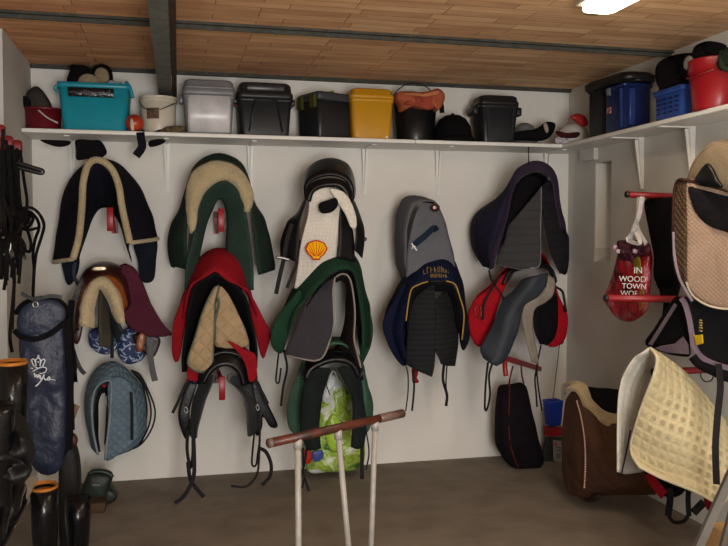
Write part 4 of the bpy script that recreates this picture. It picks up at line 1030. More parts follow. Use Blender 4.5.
for k in (-.28, .28):
    p = C0 - u*W_*.52 + vv*D_*k
    t.add('latch', bar(p+Vector((0, 0, z0+H_*.66)), p+Vector((0, 0, z0+H_*.94)), .045, .02, u), ol, label='olive green latch')
p = C0 - vv*D_*.3 - u*W_*.15
t.add('lid_clip', bar(p+Vector((0, 0, z0+H_*1.0)), p+u*.05+Vector((0, 0, z0+H_*1.05)), .022, .012), mat('#8a8428', 'plastic'), label='yellow-green clip')
t.done()
# yellow box
yl = mat('#c08a12', 'plastic', rough=.4, var=.08)
t = lidbox('storage_box', 'mustard yellow plastic box with a stepped lid, in the middle of the shelf', 'box', 351, 395, 88, .32, .27, yl, yl, lidh=.20)
t.add('sticker', box(t.cx+t.w*.30, t.cx+t.w*.36, t.cy-t.dep*.445, t.cy-t.dep*.42, z0+.008, z0+.022), mat('#d8d4c8', 'plastic'))
t.done()
# black bucket with towel
cx, w, zt_ = span(396, 441, 98, .27); h_ = zt_-z0; r_ = w/2; cy_ = YB-.19
t = Thing('bucket', 'black bucket with wire handle, an orange towel stuffed in it', 'bucket')
t.add('body', lathe(cx, cy_, [(r_*.78, z0), (r_*.8, z0+.01), (r_*.95, z0+h_-.03), (r_, z0+h_-.03), (r_, z0+h_), (r_*.93, z0+h_), (r_*.78, z0+.02)], 36), mat('#141416', 'plastic', rough=.25))
t.add('handle', tube([Vector((cx-r_, cy_, z0+h_-.02)), Vector((cx-r_*.85, cy_, z0+h_+.045)), Vector((cx-r_*.3, cy_, z0+h_+.10)), Vector((cx+r_*.3, cy_, z0+h_+.10)), Vector((cx+r_*.85, cy_, z0+h_+.045)), Vector((cx+r_, cy_, z0+h_-.02))], .0035, 6), BLL)
t.done()
t = Thing('towel', 'crumpled orange-brown towel hanging over the rim of the black bucket', 'towel')
tw = mat('#a85a3e', 'fabric', var=.3); 
t.add('fold', pillow(Bs(.30, 395,100, 396,93, 408,92, 424,93, 436,89, 442,94, 443,102, 436,112, 431,107, 420,110, 410,108, 400,112, 398,105), .12, .015, wob=.03, wf=16), tw)
t.add('fold', pillow(Bs(.365, 404,104, 412,98, 424,96, 434,97, 436,104, 430,110, 420,108, 412,106), .02, .014, wob=.02, wf=22), mat('#9a4638', 'fabric', var=.3))
t.add('fold', pillow(Bs(.32, 398,96, 410,94.5, 424,96, 436,92, 438,96, 424,99, 408,98), .13, .014, wob=.02, wf=22), mat('#bc7650', 'fabric', var=.2))
t.done()
solo('clip_strap', 'black strap clipped at the right rim of the black bucket', 'strap', strap([B(437, 96, .33), B(441, 104, .34), B(442, 113, .34)], .03, .006), BLK)
# riding helmet
cx, w, zt_ = span(437.5, 474, 113, .26); r_ = w/2; cy_ = YB-.2; h_ = zt_-z0
t = Thing('riding_helmet', 'black velvet riding helmet sitting on the shelf', 'helmet')
vel = mat('#0c0c0e', 'fabric')
t.add('shell', lathe(cx, cy_, [(r_*.98, z0+.002), (r_, z0+.015), (r_*.99, z0+h_*.35), (r_*.9, z0+h_*.6), (r_*.7, z0+h_*.82), (r_*.4, z0+h_*.95), (r_*.12, z0+h_*.985), (.002, z0+h_*.99)], 32, sy=1.15), vel)
t.add('peak', rings(cx, cy_-r_*1.1, [(z0+.004, r_*1.7, r_*.7, .04), (z0+.012, r_*1.7, r_*.7, .04), (z0+.03, r_*1.4, r_*.5, .04)]), vel)
t.add('button', blob((cx, cy_, z0+h_), .011, .011, .008), vel)
t.done()
# black box with lid and side handles
bx = mat('#202226', 'plastic', rough=.35)
t = lidbox('storage_box', 'black box with rounded lid and side handles, right of the riding helmet', 'box', 481, 520, 95, .32, .20, bx, bp_, lidh=.20, taper=.84)
for s in (-1, 1): t.add('handle', box(t.cx+s*t.w*.56-.016, t.cx+s*t.w*.56+.016, t.cy-.06, t.cy+.06, z0+t.h*.60, z0+t.h*.78, .006), bp_)
for s in (-.33, .33): t.add('front_ridge', bar(Vector((t.cx+s*t.w*.92, t.cy-t.dep*.445, z0+.03)), Vector((t.cx+s*t.w, t.cy-t.dep*.485, z0+t.h*.76)), .008, .01, Vector((0, -1, 0))), bx)
t.done()
# caps and cloths at the right end
c = B(526, 124, .14)
t = Thing('cap', 'light grey cap on the shelf behind the black cloth', 'cap')
m = blob((c.x-.0, YB-.12, z0+.06), .085, .09, .10, wob=.05, zmin=z0); t.add('crown', m, mat('#7e7c7c', 'fabric'))
t.add('brim', rings(c.x+.02, YB-.20, [(z0+.01, .12, .07, .03), (z0+.018, .12, .07, .03)]), mat('#7e7c7c', 'fabric')); t.done()
t = Thing('cloth_bundle', 'black crumpled cloth at the right end of the rear shelf', 'cloth')
t.add('bundle', pillow([Vector((B(x, y, .28).x, YB-.25, max(z0+.02, B(x, y, .28).z))) for x, y in ((516,139), (517,132), (526,130), (536,129), (545,124), (549,121), (557,123), (556,130), (552,136), (545,140), (530,140))], .05, .02, wob=.02, wf=12), BLK)
t.add('tag', pillow([Vector((B(x, y, .32).x, YB-.325, B(x, y, .32).z)) for x, y in ((543,125), (546,123), (548,130), (546,133))], .01, .003), mat('#a08f8a', 'fabric'), label='pale tag')
t.done()
c = Vector((XR-.125, YB-.30, z0+.05))
t = Thing('cap', 'white and red cap with a dark red band, in the corner of the shelves', 'cap')
t.add('shell', blob((c.x, c.y, z0+.045), .10, .09, .095, wob=.04, zmin=z0), mat('#c9c5c0', 'plastic'))
t.add('red_patch', pillow([Vector((B(x, y, .385).x, YB-.385, B(x, y, .385).z)) for x, y in ((570,117), (577,113.5), (585,117), (588,124), (583,127), (576,122))], .02, .012), mat('#a01c1c', 'plastic'))
t.add('band', pillow([Vector((B(x, y, .395).x, YB-.395, B(x, y, .395).z)) for x, y in ((556,131), (566,133), (577,132), (580,134), (575,138), (560,137))], .02, .006), mat('#3c1418', 'fabric')); t.done()
solo('wrapper', 'crumpled white wrapper with purple print on the shelf corner', 'wrapper', pillow([Vector((B(x, y, .34).x, YB-.34, B(x, y, .34).z)) for x, y in ((555,138), (562,136), (568,138), (570,143), (562,144), (556,143))], .03, .006, wob=.015, wf=30), mat('#c5c0be', 'fabric', var=.5, col2='#7a6a86', vs=60))
# ---- right shelf: depth measured from the right wall
def rspan(x0, x1, ytop, d):
    a = R(x0, 110, d); c = R(x1, 110, d); zt_ = R((x0+x1)/2, ytop, d).z
    return (a.y+c.y)/2, a.y-c.y, zt_
zr = ZS+.0005
bk = mat('#0f1012', 'plastic', rough=.4)
def rbox2(y0, y1, x0_, x1_, h, taper=.9, r=.02):
    return tubm((x0_+x1_)/2, (y0+y1)/2, zr, x1_-x0_, y1-y0, h, taper, r, rim_h=.02)
ya_ = R(583, 110, .215).y; yb2 = R(601, 110, .215).y
t = Thing('storage_box', 'black open box at the far end of the right shelf', 'box')
h1 = R(592, 88, .205).z - zr
t.add('body', rbox2(yb2+.01, min(ya_, YB-.36) if False else ya_, XR-.195, XR-.02, h1), bk); t.done()
yb3 = R(623, 110, .205).y
bl_ = mat('#14224e', 'plastic', rough=.3, var=.1)
ym = yb2-.004
t = Thing('storage_tub', 'dark blue plastic tub on the right shelf, beneath a black lid', 'tub')
h2 = R(623, 82, .205).z - zr
t.add('body', rbox2(yb3, ym, XR-.205, XR-.02, h2, .93), bl_)
t.add('front_ridge', box(XR-.165, XR-.13, yb3-.004, yb3+.02, zr+.03, zr+h2-.03, .004), mat('#2a3c78', 'plastic', rough=.3))
for k in (.12,): 
    y_ = yb3 + (ym-yb3)*k; t.add('front_ridge', bar(Vector((XR-.2, y_, zr+.02)), Vector((XR-.204, y_, zr+h2-.03)), .012, .012, Vector((-1, 0, 0))), mat('#2a3c78', 'plastic', rough=.3))
ye = R(609, 100, .205).y
t.add('latch', bar(Vector((XR-.207, ye, zr+h2-.05)), Vector((XR-.211, ye, zr+h2-.01)), .03, .01, Vector((-1, 0, 0))), mat('#6a7080', 'plastic'))
t.add('sticker', box(XR-.2085, XR-.199, ye-.018, ye+.018, zr+h2*.42, zr+h2*.56), mat('#9a8f8e', 'fabric', col2='#8a3030', vs=40), label='small red and white sticker')
t.done()
t = Thing('box_lid', 'black lid lying tilted on top of the dark blue tub', 'lid')
lo = [R(581, 72, .225), R(590, 68, .225), R(640, 67, .225), R(660, 73, .205), R(668, 80, .19), R(650, 84, .19), R(600, 83, .195), R(584, 78, .205)]
zl = zr+h2+.024
a0 = yb3-.05; a1 = R(582, 75, .22).y
lm = rings(XR-.12, (a0+a1)/2, [(zl-.02, .205, a1-a0-.02, .05), (zl-.005, .215, a1-a0, .06), (zl+.012, .215, a1-a0, .06), (zl+.03, .18, a1-a0-.05, .06)])
for p in lm.v: p.z += (p.y-a0)*.03
t.add('lid', lm, mat('#0f0f11', 'plastic', rough=.45)); t.add('rim', tube([Vector((XR-.12+.105*math.cos(a), (a0+a1)/2+(a1-a0)/2*math.sin(a)*.98, zl-.018+((a1-a0)/2*(1+math.sin(a)))*.03)) for a in [k*math.pi/8 for k in range(16)]], .008, 6, closed=True), mat('#0f0f11', 'plastic', rough=.45)); t.done()
# light blue basket
y1_ = R(652, 100, .195).y; y2_ = R(682, 100, .195).y
y1_ = min(y1_, yb3-.006)
hb = R(675, 87, .195).z - zr
lbm = mat('#2c4f9c', 'plastic', rough=.35)
t = Thing('basket', 'mid blue slotted plastic basket between the dark blue tub and the red bucket', 'basket')
t.add('body', rbox2(y2_, y1_, XR-.195, XR-.03, hb, .90), lbm)
sl = M()
for r_i in range(4):
    for k in range(4):
        y_ = y2_ + (y1_-y2_)*(.2+.2*k); z_ = zr+hb*(.25+.15*r_i); xo = XR-.195 + (1-(z_-zr)/hb)*.010 - .001
        sl.join(box(xo-.0015, xo+.004, y_-.012, y_+.012, z_-.004, z_+.004))
t.add('slotted_side', sl, mat('#141c34', 'plastic')); t.add('rim', rings((XR-.1125), (y1_+y2_)/2, [(zr+hb-.004, .175, y1_-y2_+.005, .02), (zr+hb+.004, .175, y1_-y2_+.005, .02), (zr+hb+.004, .155, y1_-y2_-.02, .02), (zr+hb-.004, .155, y1_-y2_-.02, .02)], cap=(False, False)), lbm)
t.done()
# red bucket
pc = R(722, 100, .16); rr = .128
hr = R(715, 56, .205).z - zr
t = Thing('bucket', 'large red plastic bucket on the right shelf at the picture edge', 'bucket')
yc = R(692, 100, .17).y - rr*1.0
t.add('body', lathe(XR-.132, yc, [(rr*.80, zr), (rr*.82, zr+.01), (rr*.94, zr+hr*.74), (rr*.985, zr+hr*.75), (rr, zr+hr*.98), (rr, zr+hr), (rr*.9, zr+hr), (rr*.8, zr+.02)], 40), mat('#8e131b', 'plastic', rough=.3, var=.08))
t.add('handle', tube([Vector((XR-.132, yc+rr, zr+hr-.03)), Vector((XR-.132-rr*.8, yc+rr*.6, zr+hr-.07)), Vector((XR-.132-rr*1.03, yc, zr+hr-.085)), Vector((XR-.132-rr*.8, yc-rr*.6, zr+hr-.07)), Vector((XR-.132, yc-rr, zr+hr-.03))], .004, 6), mat('#7a1018', 'plastic'))
t.done()
t = Thing('leg_boots', 'black boots and straps piled in the top of the red bucket', 'boot')
t.add('boot', pillow(Rs(.20, 695,58, 697,46, 704,42, 714,44, 722,48, 721,56, 712,62, 700,62), .08, .02, wob=.02), BLK)
t.add('stud', blob(R(713, 48, .19), .006, .006, .006), mat('#c0c0c0', 'metal')); t.done()
t = Thing('strap_roll', 'dark green-black coil of webbing on the right rim of the red bucket', 'webbing')
t.add('coil', blob(R(729, 60, .20), .045, .06, .055, wob=.2), mat('#1e2620', 'fabric')); t.add('coil', tube([R(722, 52, .22), R(721, 60, .24), R(724, 68, .24), R(732, 70, .22)], .012), mat('#28322a', 'fabric')); t.done()
t = Thing('cloth_roll', 'dark rolled rug with a pale round end behind the blue basket', 'rug')
t.add('roll', pillow(Rs(.14, 662,76, 662,64, 668,57, 680,55, 690,56, 697,62, 696,78, 690,86, 668,88), .14, .03, wob=.01), mat('#141214', 'fabric'))
t.add('roll_end', blob(R(688.5, 63, .23), .012, .036, .034), mat('#8a8884', 'fabric'), label='pale round end'); t.done()
solo('green_cloth', 'dark olive cloth lying in the blue slotted basket', 'cloth', pillow(Rs(.10, 664,88, 664,80, 675,82, 688,78, 692,88, 678,92, 660,93), .10, .02, wob=.03, wf=16), mat('#24261a', 'fabric'))
# ------------------------------------------------------------------ tack on the right wall
AX = Vector((-.75, -.66, 0))     # mid-way normal for the panels that face the room
def redarm(a, b, r, label):
    t = Thing('saddle_rack', label, 'rack'); t.add('arm', tube([a, b], r), RED)
    t.add('end_cap', tube([a, a+(a-b).normalized()*.012], r*1.05), mat('#201a1c', 'plastic'), label='black end cap')
    w = b.copy(); t.add('wall_plate', box(XR-.008, XR, w.y-.03, w.y+.03, w.z-.06, w.z+.06), RED); t.done()
a = R(628, 194.5, .40); b = Vector((XR-.004, a.y+.0, a.z-.01)); redarm(a, b, .016, 'upper red rack arm on the right wall, holding the red carrier bag')
a = R(607, 298, .62); b = Vector((XR-.004, a.y-.0, a.z-.02)); redarm(a, b, .017, 'lower red rack arm on the right wall, crossing the red carrier bag')
# red carrier bag hung on the upper arm
RB = bagprint('red_shiny_plastic', [(.30, '#4c0c12'), (.42, '#861420'), (.55, '#981a22'), (.68, '#b8646a'), (.80, '#701018')], 7)
t = Thing('carrier_bag', 'red plastic carrier bag with white lettering hanging on the right wall', 'bag')
dB = .28
bagm = pillow(Rs(dB, 620,248, 628,246, 640,248, 651,250, 651,270, 650,290, 648,308, 641,317, 630,322, 619,319, 610,309, 605,298, 610,283, 616,265), .05, .05, ax=AX, wob=.02, wf=14)
bd_ = t.add('body', bagm, RB)
t.add('top_print', pillow([p+AX*.045 for p in Rs(dB, 620,242, 626,240, 640,240, 652,244, 652,254, 645,256, 640,262, 634,268, 626,262, 621,256)], .03, .016, ax=AX, wob=.02, wf=22), mat('#2c0f1e', 'shiny', col2='#5a2030', vs=30), label='dark purple printed top of the bag')
for x, y in ((623, 251), (640, 251), (650, 243), (620, 247)): t.add('flower_print', blob(R(x, y, dB)+AX*.085, .012, .012, .012, wob=.5, seed=x), mat('#c9a0b4', 'shiny'), label='pale pink printed flower')  # pale pink flowers of the bag's own print
t.add('handle', strap([a_ for a_ in (R(640, 204, .39)+Vector((0, -.02, .035)), R(637, 215, .385)+Vector((0, -.02, 0)), R(634, 228, .38), R(629, 242, .38))], .022, .006, face=AX), mat('#cfcac8', 'shiny', rough=.4))
t.add('handle', strap([R(641, 204, .37)+Vector((0, .02, .035)), R(638, 215, .37), R(638, 228, .37), R(646, 243, .38)], .016, .006, face=AX), mat('#bdb8b6', 'shiny', rough=.4))
t.add('handle', strap([R(636, 226, .385), R(632, 234, .385), R(628, 240, .39), R(640, 243, .39), R(636, 232, .385)], .02, .006, face=AX), mat('#cfcac8', 'shiny', rough=.4))
xd = (R(650, 283, dB)-R(636, 281, dB)).normalized(); xd.z = 0; xd = Vector((.66, -.75, 0)).normalized()
wt = mat('#d8d4d0', 'plastic', var=0)
for s, x, y, z_, c_ in (('IN', 644, 270, .044, wt), ('WOOD', 638.5, 278.5, .040, wt), ('TOWN', 640, 285.5, .038, wt), ('WOR', 635.5, 292.5, .038, wt)):
    t.add('lettering', text(s, z_, R(x, y, dB)+AX*.10, xd, Vector((.06, 0, 1)), .0012), c_)
t.add('yellow_print', pillow([p+AX*.07 for p in Rs(dB, 638,259, 644,257, 645,272, 641,274, 638,268)], .012, .004, ax=AX), mat('#8a7a22', 'shiny'))
t.add('yellow_print', pillow([p+AX*.066 for p in Rs(dB, 643,291, 648,289, 647,306, 643,308)], .012, .004, ax=AX), mat('#9a8226', 'shiny', col2='#8a1a1a', vs=30))
t.done()
# black trousers / rug beside it
t = Thing('black_rug', 'black folded rug hanging over the upper red arm, left of the beige pad', 'rug')
t.add('cloth', pillow(Rs(.22, 645,203, 652,197, 664,198, 676,199, 677,225, 676,260, 679,280, 668,283, 656,281, 655,255, 650,230), .08, .012, ax=AX, wob=.012), BLK)
t.add('lower_fold', pillow(Rs(.20, 657,279, 668,281, 680,278, 679,290, 676,298, 664,298, 660,290), .06, .012, ax=AX, wob=.03, wf=25), mat('#131315', 'fabric'))
t.done()
solo('hanging_strap', 'short black straps below the folded black rug on the right wall', 'strap', strap([R(667, 296, .20), R(666, 310, .20), R(664, 322, .19)], .03, .006, face=AX), BLK)
# beige saddle pad on top with black pommel
bgm = mat('#85755f', 'fabric', var=.12)
t = Thing('saddle', 'dark saddle under a beige fleece cover, top of the right wall', 'saddle')
o = loft([[R(688, 182, .42), R(693, 168, .42), R(699, 158, .42), R(707, 149, .42), R(716, 145, .42), R(728, 146, .42), R(742, 156, .42)],
          [R(698, 180, .20), R(704, 160, .20), R(712, 150, .20), R(722, 144, .20), R(732, 143, .20), R(745, 150, .20), R(760, 165, .20)]], nu=34, nv=10, thick=.03)
t.add('cover', o, bgm)
t.add('cover_front', pillow(Rs(.43, 688,182, 691,171, 698,159, 706,150, 714,145.5, 726,146, 738,152, 744,170, 744,196, 724,190, 704,185), .02, .012, ax=AX, wob=.006), bgm)
t.add('pommel', pillow([p+AX*.045 for p in Rs(.44, 697,184, 701,174, 706,167, 711,164, 716,169, 720,178, 725,188, 712,188)], .03, .015, ax=AX), BLL)
t.done()
# beige quilted pad with the black panel
bq = mat('#98806d', 'quilt', size=.019, var=.08, bump=.003); 
t = Thing('saddle_pad', 'beige diamond-quilted saddle pad with a black corner panel, right edge of the picture', 'saddle cloth')
dk2 = mat('#3a2620', 'fabric')
pn1 = pillow([R(x, y, d) for x, y, d in ((687,181,.50), (700,183,.46), (715,187,.42), (730,191,.38), (745,197,.34), (745,240,.34), (745,280,.34), (735,308,.36), (720,307,.39), (706,303,.43), (695,296,.46), (690,289,.48), (687,280,.50), (687,230,.50))], .022, .004, ax=AX, sharp=False)
t.add('cloth', pn1, bq)
t.add('far_side', loft([[R(686.5, 181, .50), R(687, 215, .50), R(687, 250, .50), R(688, 283, .50)], [R(680, 180, .50), R(675, 195, .50), R(674, 225, .50), R(676, 262, .50), R(684, 290, .49)]], nu=26, nv=8, thick=.014), mat('#5a4636', 'quilt', size=.03), label='brown quilted far side')
t.add('piping', tube([p+AX*.010 for p in (R(673.7, 232, .50), R(674.5, 200, .50), R(676, 186, .50), R(680, 180, .50), R(687, 180.5, .50), R(700, 183, .46), R(715, 187, .42), R(730, 191, .38), R(745, 197, .34))], .008, 6), dk2)
t.add('piping', tube([p+AX*.010 for p in (R(674, 232, .505), R(675, 255, .505), R(679, 275, .505), R(686, 290, .50), R(693, 301, .48))], .007, 6), mat('#8a7d84', 'fabric'), label='mauve-grey piping')
t.add('piping', tube([R(x, y, d)+AX*.012 for x, y, d in ((687,282,.50), (690,290,.48), (695,297,.46), (706,304,.43), (720,308,.39), (738,309,.35))], .005, 6), mat('#c4b4a0', 'fabric'))
t.add('corner_panel', pillow([R(x, y, d)+AX*.026 for x, y, d in ((690,187,.49), (700,189,.46), (715,193,.42), (730,197,.38), (743,200,.35), (743,235,.35), (728,232,.385), (715,228,.42), (705,222,.44), (697,212,.47), (692,200,.485))], .014, .003, ax=AX, wob=0), mat('#141114', 'fabric'), label='black plain corner panel')
t.done()
# black and mauve pad with yellow tag
mv = mat('#6e5f6b', 'fabric', var=.1)
t = Thing('saddle_pad', 'black saddle pad with mauve bands and a yellow tag, right wall', 'saddle cloth')
t.add('far_flap', pillow([R(x, y, .44) for x, y in ((673,299), (680,297), (684,303), (688,325), (690,345), (690,356), (678,356), (665,353), (645,344), (655,327))], .014, .004, ax=AX), BLK)
t.add('band', plate([R(x, y, .455)+AX*.012 for x, y in ((675,303), (678,305), (653,345), (649,344))], .006, AX), mv)
t.add('band', plate([R(x, y, .455)+AX*.014 for x, y in ((662,345.5), (676,343), (684,336), (689,344), (690,354), (668,352), (655,348))], .006, AX), mv)
t.add('cloth', loft([[R(676, 299, .47), R(684, 300, .47), R(688, 315, .47), R(690, 335, .47), R(694, 352, .46), R(700, 361, .45)],
                     [R(695, 296, .38), R(700, 305, .38), R(706, 325, .38), R(710, 345, .38), R(714, 360, .37), R(718, 372, .37)],
                     [R(728, 290, .25), R(732, 310, .25), R(738, 330, .25), R(742, 350, .25), R(745, 370, .25), R(748, 380, .25)]], nu=30, nv=16, thick=.016), BLK)
t.add('band', strap([R(x, y, d)+AX*.014 for x, y, d in ((682,298,.48), (686,304,.475), (690,318,.47), (693,335,.465), (697,350,.455), (706,359,.43), (720,365,.39), (735,369,.35))], .022, .006, face=AX), mv)
t.add('edge_roll', tube([R(x, y, d) for x, y, d in ((693,356,.47), (700,364,.45), (712,370,.42), (725,376,.38), (740,380,.34))], .022, 10), BLK)
t.add('tag', pillow([R(x, y, .46)+AX*.02 for x, y in ((695,335), (704,334), (704.5,343), (697,345))], .006, .002, ax=AX, sharp=True), mat('#c8a818', 'fabric', var=.1), label='small yellow tag')
for k, (y, w_) in enumerate(((319.5, 1), (322, 1.3), (324.5, 1), (327, 1.5), (330, 1.2))):
    t.add('embroidery', bar(R(702-w_, y, .455)+AX*.022, R(702+w_, y+.6, .455)+AX*.022, .006, .004, AX), mat('#a08a50', 'fabric', var=0))
t.add('hanging_strap', strap([R(720, 363, .40)+AX*.03, R(722, 385, .40)+AX*.03, R(723, 410, .40)+AX*.10, R(723, 440, .40)+AX*.14, R(724, 476, .40)+AX*.14], .026, .006, face=AX), BLS)
t.add('loop', tube([R(x, y, .45)+AX*.015 for x, y in ((701,371), (702,377), (706,381), (712,380), (714,376))], .003, 6), BLL)
t.done()
# cream waffle-quilted pad
def waffle(s, amp):
    def f(u, v):
        a = abs(math.sin(math.pi*u/s)); b = abs(math.sin(math.pi*v/s)); return amp*(min(a, b)**.6)
    return f
crm = mat('#c4b690', 'fabric', var=.16, vs=5)
def soil_and_shade(m0):
    # dirt and the shading of the puffed waffle cells, painted as darker centres
    m1 = m0.copy(); m1.name = 'soiled_shaded_waffle_cotton'; T_ = m1.node_tree; N_ = T_.nodes; b_ = N_['Principled BSDF']
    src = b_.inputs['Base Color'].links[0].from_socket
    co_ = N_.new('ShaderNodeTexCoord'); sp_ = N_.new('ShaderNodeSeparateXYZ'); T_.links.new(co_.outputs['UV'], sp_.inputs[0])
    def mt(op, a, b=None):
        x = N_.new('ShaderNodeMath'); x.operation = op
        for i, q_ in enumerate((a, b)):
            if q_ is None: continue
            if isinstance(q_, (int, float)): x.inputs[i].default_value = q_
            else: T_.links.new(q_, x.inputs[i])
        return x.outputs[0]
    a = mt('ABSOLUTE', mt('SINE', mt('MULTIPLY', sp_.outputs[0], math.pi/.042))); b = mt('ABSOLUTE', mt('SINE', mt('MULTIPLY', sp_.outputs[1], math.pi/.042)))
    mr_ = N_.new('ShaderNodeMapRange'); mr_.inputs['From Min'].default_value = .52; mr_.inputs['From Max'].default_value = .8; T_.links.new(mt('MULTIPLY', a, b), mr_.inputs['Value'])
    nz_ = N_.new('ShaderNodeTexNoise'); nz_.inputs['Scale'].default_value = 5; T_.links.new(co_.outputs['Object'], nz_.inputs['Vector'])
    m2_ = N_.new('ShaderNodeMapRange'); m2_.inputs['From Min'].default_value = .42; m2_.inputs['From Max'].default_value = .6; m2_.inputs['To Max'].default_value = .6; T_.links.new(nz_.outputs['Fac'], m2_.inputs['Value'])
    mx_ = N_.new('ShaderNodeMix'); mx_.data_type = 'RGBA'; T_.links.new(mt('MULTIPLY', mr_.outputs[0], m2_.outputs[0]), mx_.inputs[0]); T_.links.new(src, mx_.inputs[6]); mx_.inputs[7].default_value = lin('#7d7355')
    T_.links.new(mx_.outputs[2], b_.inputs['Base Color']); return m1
crm = soil_and_shade(crm); crl = mat('#c9c4b8', 'fabric', var=.08)
t = Thing('saddle_pad', 'cream waffle-quilted saddle pad hanging tent-like at lower right', 'saddle cloth')
A = [R(650,348,.62), R(657,358,.63), R(654,375,.64), R(647,393,.65), R(640,412,.66), R(634,432,.66), R(631,446,.66), R(633,457,.66), R(640,467,.65)]
B_ = [R(664,356,.53), R(668,372,.54), R(667,392,.56), R(663,412,.57), R(660,432,.58), R(656,450,.58), R(655,462,.58), R(658,472,.57), R(664,479,.56)]
C_ = [R(690,377,.38), R(694,395,.40), R(694,415,.42), R(693,435,.44), R(691,455,.45), R(690,468,.45), R(690,478,.45), R(692,485,.45), R(696,492,.44)]
D_ = [R(724,420,.20), R(728,435,.22), R(730,450,.24), R(732,462,.26), R(732,475,.28), R(732,485,.28), R(730,493,.29), R(727,500,.30), R(722,506,.31)]
ck = loft([A, B_, C_, D_], nu=110, nv=110, thick=.006, wob=.002, disp=waffle(.042, .008))
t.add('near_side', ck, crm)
t.add('binding', tube(rim(ck, 'first', 'end'), .007, 6, sm=1), mat('#cfc4a4', 'fabric'))
A2 = [R(650,348,.62), R(643,353,.64), R(635,358,.65), R(627,370,.66), R(622,381,.66), R(619,400,.66), R(618,430,.66), R(618,472,.66)]
B2 = [R(655,356,.50), R(650,366,.52), R(645,378,.53), R(640,392,.54), R(636,408,.55), R(632,425,.55), R(629,445,.56), R(626,474,.56)]
C2 = [R(661,365,.36), R(659,378,.36), R(657,390,.37), R(655,402,.38), R(652,416,.38), R(648,430,.39), R(645,448,.40), R(642,472,.42)]
ck2 = loft([A2, B2, C2], nu=60, nv=46, thick=.006, wob=.002, disp=waffle(.042, .006))
t.add('far_side', ck2, crl)
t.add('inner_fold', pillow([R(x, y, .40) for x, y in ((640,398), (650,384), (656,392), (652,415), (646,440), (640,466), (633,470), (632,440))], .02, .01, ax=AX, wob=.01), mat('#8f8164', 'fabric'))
t.add('binding', tube(rim(ck2, 'first'), .006, 6, sm=1), mat('#ddd8c8', 'fabric'))
t.add('binding', tube([p+Vector((-.006, -.006, 0)) for p in (R(622,474,.64), R(626,455,.63), R(631,430,.62))], .004, 6), mat('#2c2440', 'fabric'), label='dark purple cord')
t.done()
redarm(R(655, 372, .50), Vector((XR-.004, R(655, 372, .50).y-.0, R(655, 372, .50).z)), .016, 'red rack arm under the cream waffle-quilted pad')
# brown suede pad with fleece collar
bs = mat('#4b3327', 'quilt', size=.11, bump=.004, var=.3, vs=5); flc = mat('#a79169', 'fleece', var=.2); 
t = Thing('bareback_pad', 'brown suede pad with cream fleece collar and pale stitching, lower right', 'saddle cloth')
N_ = [R(574,388,.50), R(570,392,.50), R(566,405,.50), R(563,430,.50), R(563,455,.50), R(565,480,.50), R(570,493,.50), R(583,498,.49)]
M_ = [R(581,394,.46), R(583,402,.47), R(585,420,.48), R(587,440,.48), R(587,460,.48), R(586,478,.48), R(585,490,.48), R(585,499,.47)]
Q_ = [R(604,420,.36), R(606,430,.37), R(609,445,.38), R(611,458,.39), R(612,470,.39), R(611,480,.39), R(609,488,.39), R(605,494,.38)]
S_ = [R(634,425,.20), R(638,435,.21), R(642,447,.22), R(645,458,.23), R(646,468,.24), R(646,476,.24), R(644,484,.24), R(640,494,.23)]
U_ = [R(660,428,.10), R(662,440,.11), R(663,452,.12), R(664,462,.12), R(664,470,.12), R(663,478,.12), R(660,486,.12), R(654,494,.12)]
t.add('cloth', loft([N_, M_, Q_, S_, U_], nu=40, nv=44, thick=.03, wob=.01), bs)
t.add('fleece_collar', loft([[R(566,384,.50), R(572,382,.49), R(583,383,.46), R(588,392,.44), R(593,402,.42), R(602,411,.36), R(612,414,.30), R(626,414,.22)],
                             [R(566,392,.53), R(571,390,.53), R(577,391,.51), R(583,402,.49), R(590,414,.45), R(600,424,.40), R(612,430,.33), R(626,432,.24)]], nu=44, nv=9, thick=.036, wob=.008, wf=22), flc)
t.add('fleece_collar', pillow(Rs(.53, 563,385, 568,384, 572,388, 568,394, 564,400, 562,396), .03, .01), mat('#b9aea0', 'fleece'))
t.add('lining', loft([[R(586,386,.30), R(600,388,.25), R(615,390,.20), R(632,392,.14)], [R(594,404,.38), R(604,410,.34), R(614,414,.29), R(630,414,.2)]], nu=20, nv=8, thick=.012), BLK)
st = M(); sp_ = resample(cr([p+Vector((-.012, -.014, 0)) for p in [R(578,400,.49), R(582,415,.50), R(585,432,.50), R(586.5,450,.50), R(586.5,470,.50), R(585.5,488,.50)]], 5), 40)
for k in range(0, 39): st.join(bar(sp_[k], sp_[k].lerp(sp_[k+1], .5)+Vector((-.006, 0, 0)), .006, .004, AX))
t.add('stitching', st, mat('#c7a596', 'fabric', var=.1), label='pale pink hand stitching')
t.add('foot_tab', pillow(Rs(.44, 583,494, 592,494, 600,494, 599,500, 590,502, 584,500), .03, .006, ax=AX), mat('#2e1e18', 'leather'))
t.done()
